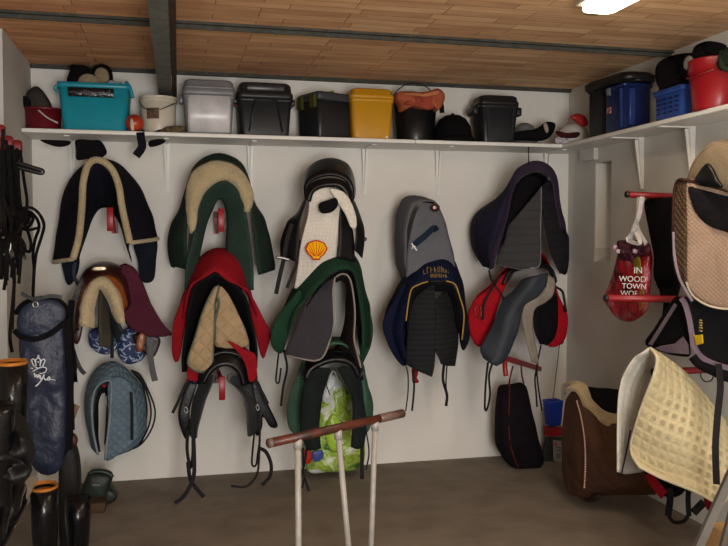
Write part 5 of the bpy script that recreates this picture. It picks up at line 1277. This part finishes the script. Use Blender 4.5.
# lower saddle mostly hidden behind the cream pad
t = Thing('saddle', 'black saddle with a red cloth, low behind the cream waffle-quilted pad', 'saddle')
t.add('flap', pillow(Rs(.34, 645,470, 660,474, 676,480, 684,487, 682,494, 672,497, 662,494, 652,487), .05, .012, ax=AX), BLK)
t.add('seat', pillow(Rs(.25, 680,462, 700,456, 722,464, 724,480, 700,488, 680,482), .22, .02, ax=AX), BLL)
t.add('red_cloth', strap([R(649, 473, .42), R(655, 484, .42), R(664, 495, .41)], .045, .012, face=AX), redf)
t.add('red_cloth', pillow(Rs(.30, 704,492, 714,497, 722,508, 712,512, 706,506), .03, .008, ax=AX), redf)
t.add('girth_strap', strap([R(670, 488, .38), R(670, 500, .38), R(668, 516, .38)], .03, .006, face=AX), BLS)
t.add('girth_strap', strap([R(689, 488, .36), R(688, 500, .36), R(689, 516, .36)], .022, .006, face=AX), BLS)
t.add('girth_strap', strap([R(704, 502, .30), R(698, 508, .32), R(693, 513, .34)], .035, .008, face=AX), BLS)
t.add('girth_strap', strap([R(668, 515, .38), R(674, 522, .38), R(684, 521, .38), R(689, 514, .37)], .016, .006, face=AX), BLS)
t.done()
redarm(R(700, 470, .30), Vector((XR-.004, R(700, 470, .30).y, R(700, 470, .30).z)), .014, 'red rack arm hidden low behind the cream waffle-quilted pad')
# grey steel leg of another stand, cropped by the lower right corner
al = mat('#8f8c88', 'metal', rough=.4)
t = Thing('metal_stand', 'flat grey metal stand leg leaning into the lower right corner', 'stand')
pA = Z(733, 470, .62); dirn = None
q1 = O + ray(733, 470)*2.35; q2 = O + ray(712, 516)*2.35; q3 = O + ray(694, 556)*2.35
foot = q2 + (q3-q2)*((q2.z)/(q2.z-q3.z)); 
t.add('leg', bar(foot, q1+(q1-q2)*.3, .028, .012, Vector((0, -1, 0))), al)
f2 = foot + Vector((.30, .10, 0)); top = q1+(q1-q2)*.3
t.add('leg', bar(f2, top+Vector((.03, 0, 0)), .028, .012, Vector((0, -1, 0))), al)
t.done()
bxp = O + ray(724, 532)*2.6
solo('cardboard', 'tan cardboard box top in the lower right corner', 'box', box(bxp.x-.04, bxp.x+.26, bxp.y-.25, bxp.y+.04, 0, bxp.z+.02, .004), mat('#9a7a52', 'fabric'))
# ------------------------------------------------------------------ left wall: bridles, bag, boots
bd1 = mat('#080708', 'fabric', rough=.8); bd2 = mat('#110d0c', 'fabric', rough=.7); stl = mat('#a8a49c', 'metal')
xw = XL2
def P3(px, py, y): # point at room depth y
    r = ray(px, py); return O + r*(y/r.y)
t = Thing('bridle_rack', 'row of red bridle hooks high on the left wall', 'hook')
yy = [(2, 128, 3.55), (10, 139, 3.75), (19, 143, 3.95)]
t.add('rail', box(xw, xw+.02, 3.4, 4.15, P3(10, 139, 3.75).z-.04, P3(10, 139, 3.75).z+.0), RED)
for px, py, y in yy:
    p = P3(px, py, y); t.add('hook', box(xw+.02, p.x+.012, y-.018, y+.018, p.z-.05, p.z+.012, .006), mat('#7a0f18', 'plastic', rough=.5))
t.done()
bpath = [
 ('left', 3.52, 'black bridle on the nearest red hook at the left edge of the picture', [(3,129, 2,175, 4,215, 3,250, 6,285), (6,140, 10,180, 12,220, 8,262, 4,290), (0,190, 6,205, 14,215, 22,224, 14,236, 4,240), (8,255, 14,275, 13,300, 10,335, 12,352)]),
 ('mid', 3.72, 'black bridle hanging on the middle red hook of the left wall', [(10,145, 9,180, 10,215, 14,245, 14,290, 12,330), (12,145, 17,180, 20,210, 15,225, 8,220), (13,235, 20,238, 25,247, 22,255, 16,248, 15,236), (4,208, 14,205, 26,212, 33,218, 28,227, 18,229)]),
 ('right', 3.92, 'black bridle with reins looped out to the right, on the farthest red hook', [(17,148, 18,175, 20,200, 22,220, 19,245, 18,275), (20,150, 24,180, 27,205, 20,225, 12,232), (22,208, 32,208, 40,215, 44,225, 42,235, 36,255, 34,275, 33,297), (22,211, 30,212, 37,219, 39,228, 35,240, 33,255, 34,268, 33,290), (20,228, 28,230, 38,228), (17,232, 22,246, 29,252, 31,244, 28,232, 24,222)]),
]
rb_ = random.Random(11)
for nm, y, lab, ps in bpath:
    x0_ = {'left': 2, 'mid': 8, 'right': 16}[nm]
    for k in range(4):
        a1, a2, a3 = rb_.uniform(-5, 6), rb_.uniform(-6, 9), rb_.uniform(-8, 6)
        ps.append((x0_+a1*.4, 150, x0_+a1, 185, x0_+a2, 220, x0_+a3, 240+rb_.uniform(0, 15), x0_+a3*.6, 262+rb_.uniform(0, 22)))
    t = Thing('bridle', lab, 'bridle')
    for k, a in enumerate(ps):
        pp = [P3(a[i], a[i+1], y+.03*((i//2) % 3)-.02*k) for i in range(0, len(a), 2)]
        t.add(['cheek_strap', 'head_strap', 'rein', 'rein', 'noseband', 'rein', 'rein', 'rein', 'rein', 'rein'][k], strap(pp, .013, .005, face=Vector((.3, -1, 0))), bd1 if k % 2 else bd2)
    c = P3({'left': 3, 'mid': 5, 'right': 17}[nm], {'left': 246, 'mid': 253, 'right': 250}[nm], y-.05)
    t.add('bit_ring', tube([c+Vector((math.cos(a)*.028, 0, math.sin(a)*.034)) for a in [k*math.pi/5 for k in range(10)]], .0045, 6, closed=True), stl)
    t.add('bit', tube([c+Vector((.02, .0, -.02)), c+Vector((.03, .03, -.04)), c+Vector((.02, .06, -.02))], .006, 6), stl)
    t.done()
t = Thing('bridle_bundle', 'thick dark bundle of hanging leather straps along the left wall', 'bridle')
for k in range(8):
    x = -1+2.6*k; y = 3.62+.05*k
    t.add('strap', strap([P3(x, 150, y), P3(x+1.5*math.sin(k*2.1), 190, y), P3(x+2*math.sin(k*1.3), 225, y), P3(x-1.5*math.cos(k*1.7), 250+8*math.sin(k*2), y)], .015, .006, face=Vector((.3, -1, 0))), bd1 if k % 2 else bd2)
t.add('headpiece', pillow([P3(x, y, 3.70) for x, y in ((0,208), (10,206), (22,209), (30,215), (28,224), (16,228), (4,226), (0,220))], .06, .02, wob=.02, wf=18), bd1)
t.done()
t = Thing('hanger_hook', 'black looped metal hanger arm sticking out from the left wall', 'hook')
yq = 3.85
t.add('arm', tube([P3(4, 160, yq), P3(18, 163, yq), P3(34, 168, yq), P3(42, 170.5, yq), P3(41, 173, yq), P3(28, 170, yq), P3(14, 166, yq), P3(4, 163.5, yq)], .010), mat('#1a1a1c', 'plastic'))
t.add('mount', bar(Vector((xw+.001, yq, P3(4, 162, yq).z)), P3(5, 162, yq), .03, .03), mat('#1a1a1c', 'plastic')); t.done()
# blue bag
nb = mat('#20283f', 'shiny', rough=.5, var=.3, vs=6, bump=.02)
YD = 3.9
t = Thing('boot_bag', 'navy nylon bag with white crown and script, hanging by the left wall', 'bag')
pb1 = pillow([P3(x, y, YD) for x, y in ((22,312), (26,303), (36,298), (50,296), (62,300), (68,312), (69,340), (70,380), (71,420), (68,450), (62,468), (50,474), (38,470), (30,455), (27,420), (24,380), (20,345))], .14, .03, wob=.03, wf=13)
t.add('body', pb1, nb)
t.add('top_flap', pillow([P3(x, y, YD-.085) for x, y in ((17,318), (24,306), (36,300), (50,299), (60,303), (66,312), (62,328), (50,334), (36,338), (24,336), (18,330))], .02, .012, wob=.008), nb)
t.add('flap_edge', strap([P3(x, y, YD-.115) for x, y in ((14,330), (22,337), (36,339), (50,334), (62,325), (70,320))], .024, .006), BLK)
t.add('side_strap', strap([P3(x, y, YD-.09) for x, y in ((66,318), (68,345), (70,380), (70,420), (69,450))], .03, .006), BLK)
t.add('hem', tube([P3(x, y, YD-.06) for x, y in ((34,464), (46,470), (58,464), (68,448))], .008, 6), BLK)
# crown emblem and signature, as raised white stitching
yw = YD-.118; wh = mat('#c9ccd2', 'fabric', var=0)
def E(x, y): return P3(x, y, yw)
cw = M()
for a in ((32,361.5, 31.6,360, 33,359, 34.6,360, 35.6,363, 36,366), (36,366, 35.6,361, 37,358.4, 38.4,358, 39.6,358.6, 40.4,361, 40,366), (40,366, 40.8,362, 42,360, 44,359.2, 44.8,361, 43.6,364, 42.6,366.6), (34.6,366.6, 33,364.6, 32,361.5), (34.8,367, 38.4,368.2, 42.6,366.8), (38.2,357.8, 38.3,356)):
    cw.join(tube([E(a[i], a[i+1]) for i in range(0, len(a), 2)], .0030, 5))
cw.join(blob(E(38.3, 356), .005, .003, .005, 8)); cw.join(blob(E(38.2, 362), .004, .003, .004, 8))
t.add('crown_emblem', cw, wh)
sg_ = M()
for a, r in (((31,368, 33,368.6), .003), ((32.4,371.6, 36,369.4, 41,367.2, 45,367.4, 46.6,369.4, 45.4,371.8, 42.4,373.4, 39.6,373.2), .0026), ((34,373, 35.4,377, 36.6,374.6, 37.6,377.8, 39,374.6, 39.8,378, 41.2,377.6), .0034),
             ((40.6,375.2, 40.4,378.6, 42.4,378.4, 43.6,375.2), .003), ((44.2,374.6, 42.4,378.4, 38.6,383.6, 35.4,386.4), .0034), ((44,377.6, 45,379.6, 47,379.4, 49,376.8, 49.8,378.6, 48.4,380.2, 46.6,379), .003), ((50,379.2, 53,379.6, 55.6,380.4), .0014)):
    sg_.join(tube([E(a[i], a[i+1]) for i in range(0, len(a), 2)], r, 5))
t.add('script_lettering', sg_, wh)
t.done()
t = Thing('strap_bundle', 'black strap bundle lying over the top of the navy bag', 'strap')
t.add('strap', pillow([P3(x, y, YD-.02) for x, y in ((15,312), (22,302), (34,297), (50,296), (62,301), (70,312), (67,318), (58,306), (44,302), (30,305), (20,314))], .14, .01, wob=.012), bd1)
t.add('strap', strap([P3(x, y, YD-.10) for x, y in ((21,293), (28,297), (36,299), (50,296), (62,297))], .016, .006), BLL)
t.add('buckle', tube([P3(x, y, YD-.11) for x, y in ((33,303), (37,302), (38,306), (34,307))], .003, 6, closed=True), stl)
t.done()
t = Thing('hanging_straps', 'dark leather straps with loose ends hanging between the navy bag and brown saddle', 'strap')
t.add('strap', strap([P3(x, y, 4.1) for x, y in ((72,300), (70,320), (71,345), (72,365), (70,390))], .03, .006), bd1)
t.add('strap', strap([P3(x, y, 4.15) for x, y in ((66,330), (72,350), (73,372), (76,382), (75,368), (74,350))], .014, .006), bd1)
t.add('strap', strap([P3(x, y, 4.1) for x, y in ((69,330), (67,360), (70,400), (71,430))], .035, .008), bd2); t.done()
# dark wax-cloth leggings below
t = Thing('chaps', 'dark waxed leather chaps standing against the left wall', 'chaps')
yc_ = 3.98
t.add('legging', pillow([P3(x, y, yc_) for x, y in ((60,446), (66,436), (73,438), (79,455), (81,480), (80,510), (79,545), (76,556), (64,560), (60,540), (59,500))], .10, .02, wob=.012), mat('#141213', 'leather', rough=.7))
t.add('top_fold', pillow([P3(x, y, yc_-.06) for x, y in ((66,434), (71,432), (77,437), (77,444), (70,444))], .04, .01), mat('#4a2422', 'leather'), label='reddish brown top fold'); t.done()
t = Thing('wooden_stick', 'short pale wooden handle end poking out right of the navy bag', 'handle')
t.add('stick', bar(P3(66, 428, 4.1), P3(75, 405, 4.15), .035, .03), mat('#86685c', 'fabric')); t.done()
# boot bench with tall boots
zbn = .5
e1 = Z(38, 476, zbn)
wood = mat('#a89e8c', 'fabric', var=.25, vs=7)
t = Thing('boot_bench', 'narrow grey board bench along the left wall under the tall boots', 'bench')
t.add('board', box(xw+.002, e1.x, 1.9, e1.y, zbn-.022, zbn, .003), wood)
t.add('leg', box(xw+.01, xw+.05, e1.y-.10, e1.y-.06, 0, zbn-.022), wood); t.add('leg', box(xw+.01, xw+.05, 1.95, 1.99, 0, zbn-.022), wood)
t.add('leg', box(e1.x-.16, e1.x-.12, 2.4, 2.44, 0, zbn-.022), wood)
t.done()
gl_ = mat('#0c0c0e', 'leather', rough=.2)
def tall_boot(cx, cy, z, h, label, lean=(0, 0), liner='#b06a22', toe=-1.57, s=1.0, mt=None):
    """riding boot: shaft, foot, sole and lining"""
    mt = mt or gl_
    t = Thing('riding_boot', label, 'boot')
    prof = [(.0, .043, .0), (.06, .040, .005), (.12, .041, .0), (.2, .050, -.004), (.28, .056, -.006), (.36, .057, -.004), (h, .058, 0)]
    v = []; f = []; uv = []; n = 20
    def rowp(zz, r, o, kx=1.0):
        for k in range(n):
            a = 2*math.pi*k/n; x = math.cos(a)*r*s*1.12 - o; y = math.sin(a)*r*s*.9
            X = x*math.cos(toe)-y*math.sin(toe); Y = x*math.sin(toe)+y*math.cos(toe)
            q = zz/h
            v.append(Vector((cx+X+lean[0]*q, cy+Y+lean[1]*q, z+.022+zz))); uv.append((a*r, zz))
    for zz, r, o in prof: rowp(zz, r, o)
    rowp(h, .050, 0); rowp(h-.05, .046, 0)
    for j in range(len(prof)+1):
        for k in range(n): f.append((j*n+k, j*n+(k+1) % n, (j+1)*n+(k+1) % n, (j+1)*n+k))
    f.append(tuple(range(n))[::-1]); f.append(tuple((len(prof)+1)*n+k for k in range(n)))
    shaft = M().add(v, f, uv)
    # foot as a swept row of ovals from heel to toe
    v = []; f = []; m_ = 14; st_ = [(-.055, .012, .02), (-.05, .034, .05), (-.02, .040, .085), (.02, .040, .095), (.06, .038, .075), (.10, .042, .055), (.15, .044, .045), (.19, .036, .036), (.21, .018, .022), (.214, .003, .012)]
    for x0, ry, rz in st_:
        for k in range(m_):
            a = 2*math.pi*k/m_; yy_ = math.cos(a)*ry*s; zz = max(0, (math.sin(a)*.5+.5))*rz*s
            x = x0*s; v.append(Vector((cx+x*math.cos(toe)-yy_*math.sin(toe), cy+x*math.sin(toe)+yy_*math.cos(toe), z+.018+zz)))
    for j in range(len(st_)-1):
        for k in range(m_): f.append((j*m_+k, j*m_+(k+1) % m_, (j+1)*m_+(k+1) % m_, (j+1)*m_+k))
    f.append(tuple(range(m_))[::-1]); f.append(tuple((len(st_)-1)*m_+k for k in range(m_)))
    sh = t.add('shaft', shaft, mt); t.add('foot', M().add(v, f), mt)
    c_, s_ = math.cos(toe), math.sin(toe)
    so = rings(cx+.075*s*c_, cy+.075*s*s_, [(z+.001, .27*s, .075*s, .035), (z+.018, .275*s, .08*s, .038)], rot=toe)
    t.add('sole', so, mat('#191512', 'leather'))
    if liner:
        vt = [shaft.v[len(prof)*n+k]+Vector((0, 0, .001)) for k in range(n)]; vb = [shaft.v[(len(prof)+1)*n+k]+Vector((0, 0, .001)) for k in range(n)]
        cc = sum(vt, Vector())/n
        l = M().add([cc+(p-cc)*.98 for p in vt]+[cc+(p-cc)*1.15 + Vector((0, 0, .012 if True else 0)) for p in vt], [(k, (k+1) % n, n+(k+1) % n, n+k) for k in range(n)])
        l.join(tube([cc+(p-cc)*1.06+Vector((0, 0, .004)) for p in vt], .006, 6, closed=True, sm=1))
        lb_ = M().add([cc+(p-cc)*1.0+Vector((0, 0, -.012)) for p in vt], [tuple(range(n))])
        t.add('lining', l.join(lb_), mat(liner, 'leather', var=.3), label='orange-tan leather lining')
    t.done()
c1 = P3(12, 362, 3.05)
tall_boot(c1.x+.0, 3.05, zbn, c1.z-zbn-.03, 'tall black riding boot with orange-tan lining, upright on the grey bench', liner='#b5702a')
c2 = P3(30, 390, 2.86)
tall_boot(P3(-2, 400, 2.8).x, 2.80, zbn, .40, 'tall black riding boot at the near end of the bench, cropped by the picture edge', liner=None)
c3 = P3(37, 492, 3.32)
tall_boot(c3.x+.02, 3.36, 0, c3.z-.02, 'black rubber riding boot with orange lining on the floor beyond the bench end', liner='#b5702a', lean=(0, 0))
tall_boot(c3.x+.13, 3.50, 0, .36, 'plain black rubber boot on the floor between bench and waxed chaps', liner=None)
# crumpled dark boots lying on the bench
t = Thing('boot_pile', 'crumpled dark grey soft boots slumped on the grey bench', 'boot')
wx = mat('#121112', 'leather', rough=.55, var=.4, vs=12)
yb_1 = 2.88
for k, (a, dy, th) in enumerate((((2,405, 12,405, 22,420, 30,440, 34,458, 28,470, 14,484, 2,494, -4,495, -4,430), .0, .08),
          ((6,432, 18,430, 32,440, 36,452, 30,462, 18,458, 8,448), -.08, .05), ((-2,452, 10,450, 24,462, 32,470, 24,482, 8,484, -4,476), -.09, .06))):
    t.add(['shaft', 'fold', 'fold'][k], pillow([P3(a[i], a[i+1], yb_1+dy) for i in range(0, len(a), 2)], th, .012, wob=.06, wf=22), wx)
t.done()
# green rubber boot and brown board on the floor in the left corner
gnb = mat('#1d2620', 'leather', rough=.5)
t = Thing('rubber_boot', 'short dark green rubber boot on the floor near the rear left corner', 'boot')
c = Z(96, 500, .0)
cyb = c.y
def P4(x, y, dy=0): return P3(x, y, cyb-.05+dy)
t.add('shaft', pillow([P4(x, y) for x, y in ((88,473), (92,470.5), (101,470), (110,472), (113,476), (110,487), (106,499), (92,503), (82,502), (80,494), (84,482))], .10, .02), gnb)
t.add('toe', pillow([P4(x, y) for x, y in ((106,487), (113,487), (118,492), (117,497), (111,501), (103,502))], .10, .015), gnb)
t.add('collar', tube([P4(x, y, -.05) for x, y in ((88,474), (96,471.5), (106,472.5), (113,477))], .010, 8), mat('#28342c', 'leather'))
t.add('emblem', plate([P4(x, y, -.078) for x, y in ((92,484), (100,484), (100,486), (92,486))], .002), mat('#6a7470', 'fabric'), label='small pale mark'); t.done()
cb_ = Z(92, 512, 0)
solo('wooden_block', 'flat brown wooden block on the floor under the short green boot', 'block', box(cb_.x-.09, cb_.x+.07, cb_.y-.03, cb_.y+.09, 0, .055, .004), mat('#4a3a2c', 'fabric'))
sp2 = P3(79, 520, 4.05)
# ------------------------------------------------------------------ the saddle stand in the foreground
alu = mat('#98938c', 'plastic', rough=.42, var=.18, vs=30)
zt2 = .745
tl = Z(270, 443, zt2); tr_ = Z(402, 413.5, zt2)
t = Thing('saddle_stand', 'metal-legged saddle stand with a reddish brown wooden top rail, front centre', 'stand')
d = (tr_-tl).normalized()
t.add('rail', tube([tl, tr_], .0165, 14, smooth=False), mat('#5e2c1e', 'leather', rough=.35, var=.4, col2='#32201a', vs=14))
t.add('rail_sleeve', tube([tr_-d*.135, tr_+d*.004], .0175, 14, smooth=False), mat('#6a5248', 'leather', rough=.3, var=.3), label='paler worn sleeve at the far end of the rail')
t.add('end_cap', tube([tl-d*.006, tl+d*.006], .0172, 14, smooth=False), mat('#6f5a50', 'leather'))
def on(px):
    best = min((abs((lambda q: CX + F*q.x/-q.z)(RM.transposed() @ (tl.lerp(tr_, k/200)-O))-px), k) for k in range(201)); return tl.lerp(tr_, best[1]/200)
def leg(px, bx, by, r=.0115):
    p = on(px) - Vector((0, 0, .012)); dd = (O + ray(bx, by)*1.0 - O)
    # second point on the same vertical-ish plane through the rail
    q = O + ray(bx, by)*(p.y/ray(bx, by).y)
    f = p + (q-p)*((p.z)/(p.z-q.z))
    t.add('leg', tube([p, f], r, 12, smooth=False), alu)
    t.add('rubber_foot', tube([f+Vector((0, 0, .03)), f+Vector((0, 0, .0))], r*1.35, 12, smooth=False), BLK)
    t.add('collar', tube([p+Vector((0, 0, .006)), p+(f-p).normalized()*.03], r*1.35, 12, smooth=False), alu)
leg(298, 298.5, 546); leg(338, 348.5, 546); leg(375, 371, 546)
t.done()
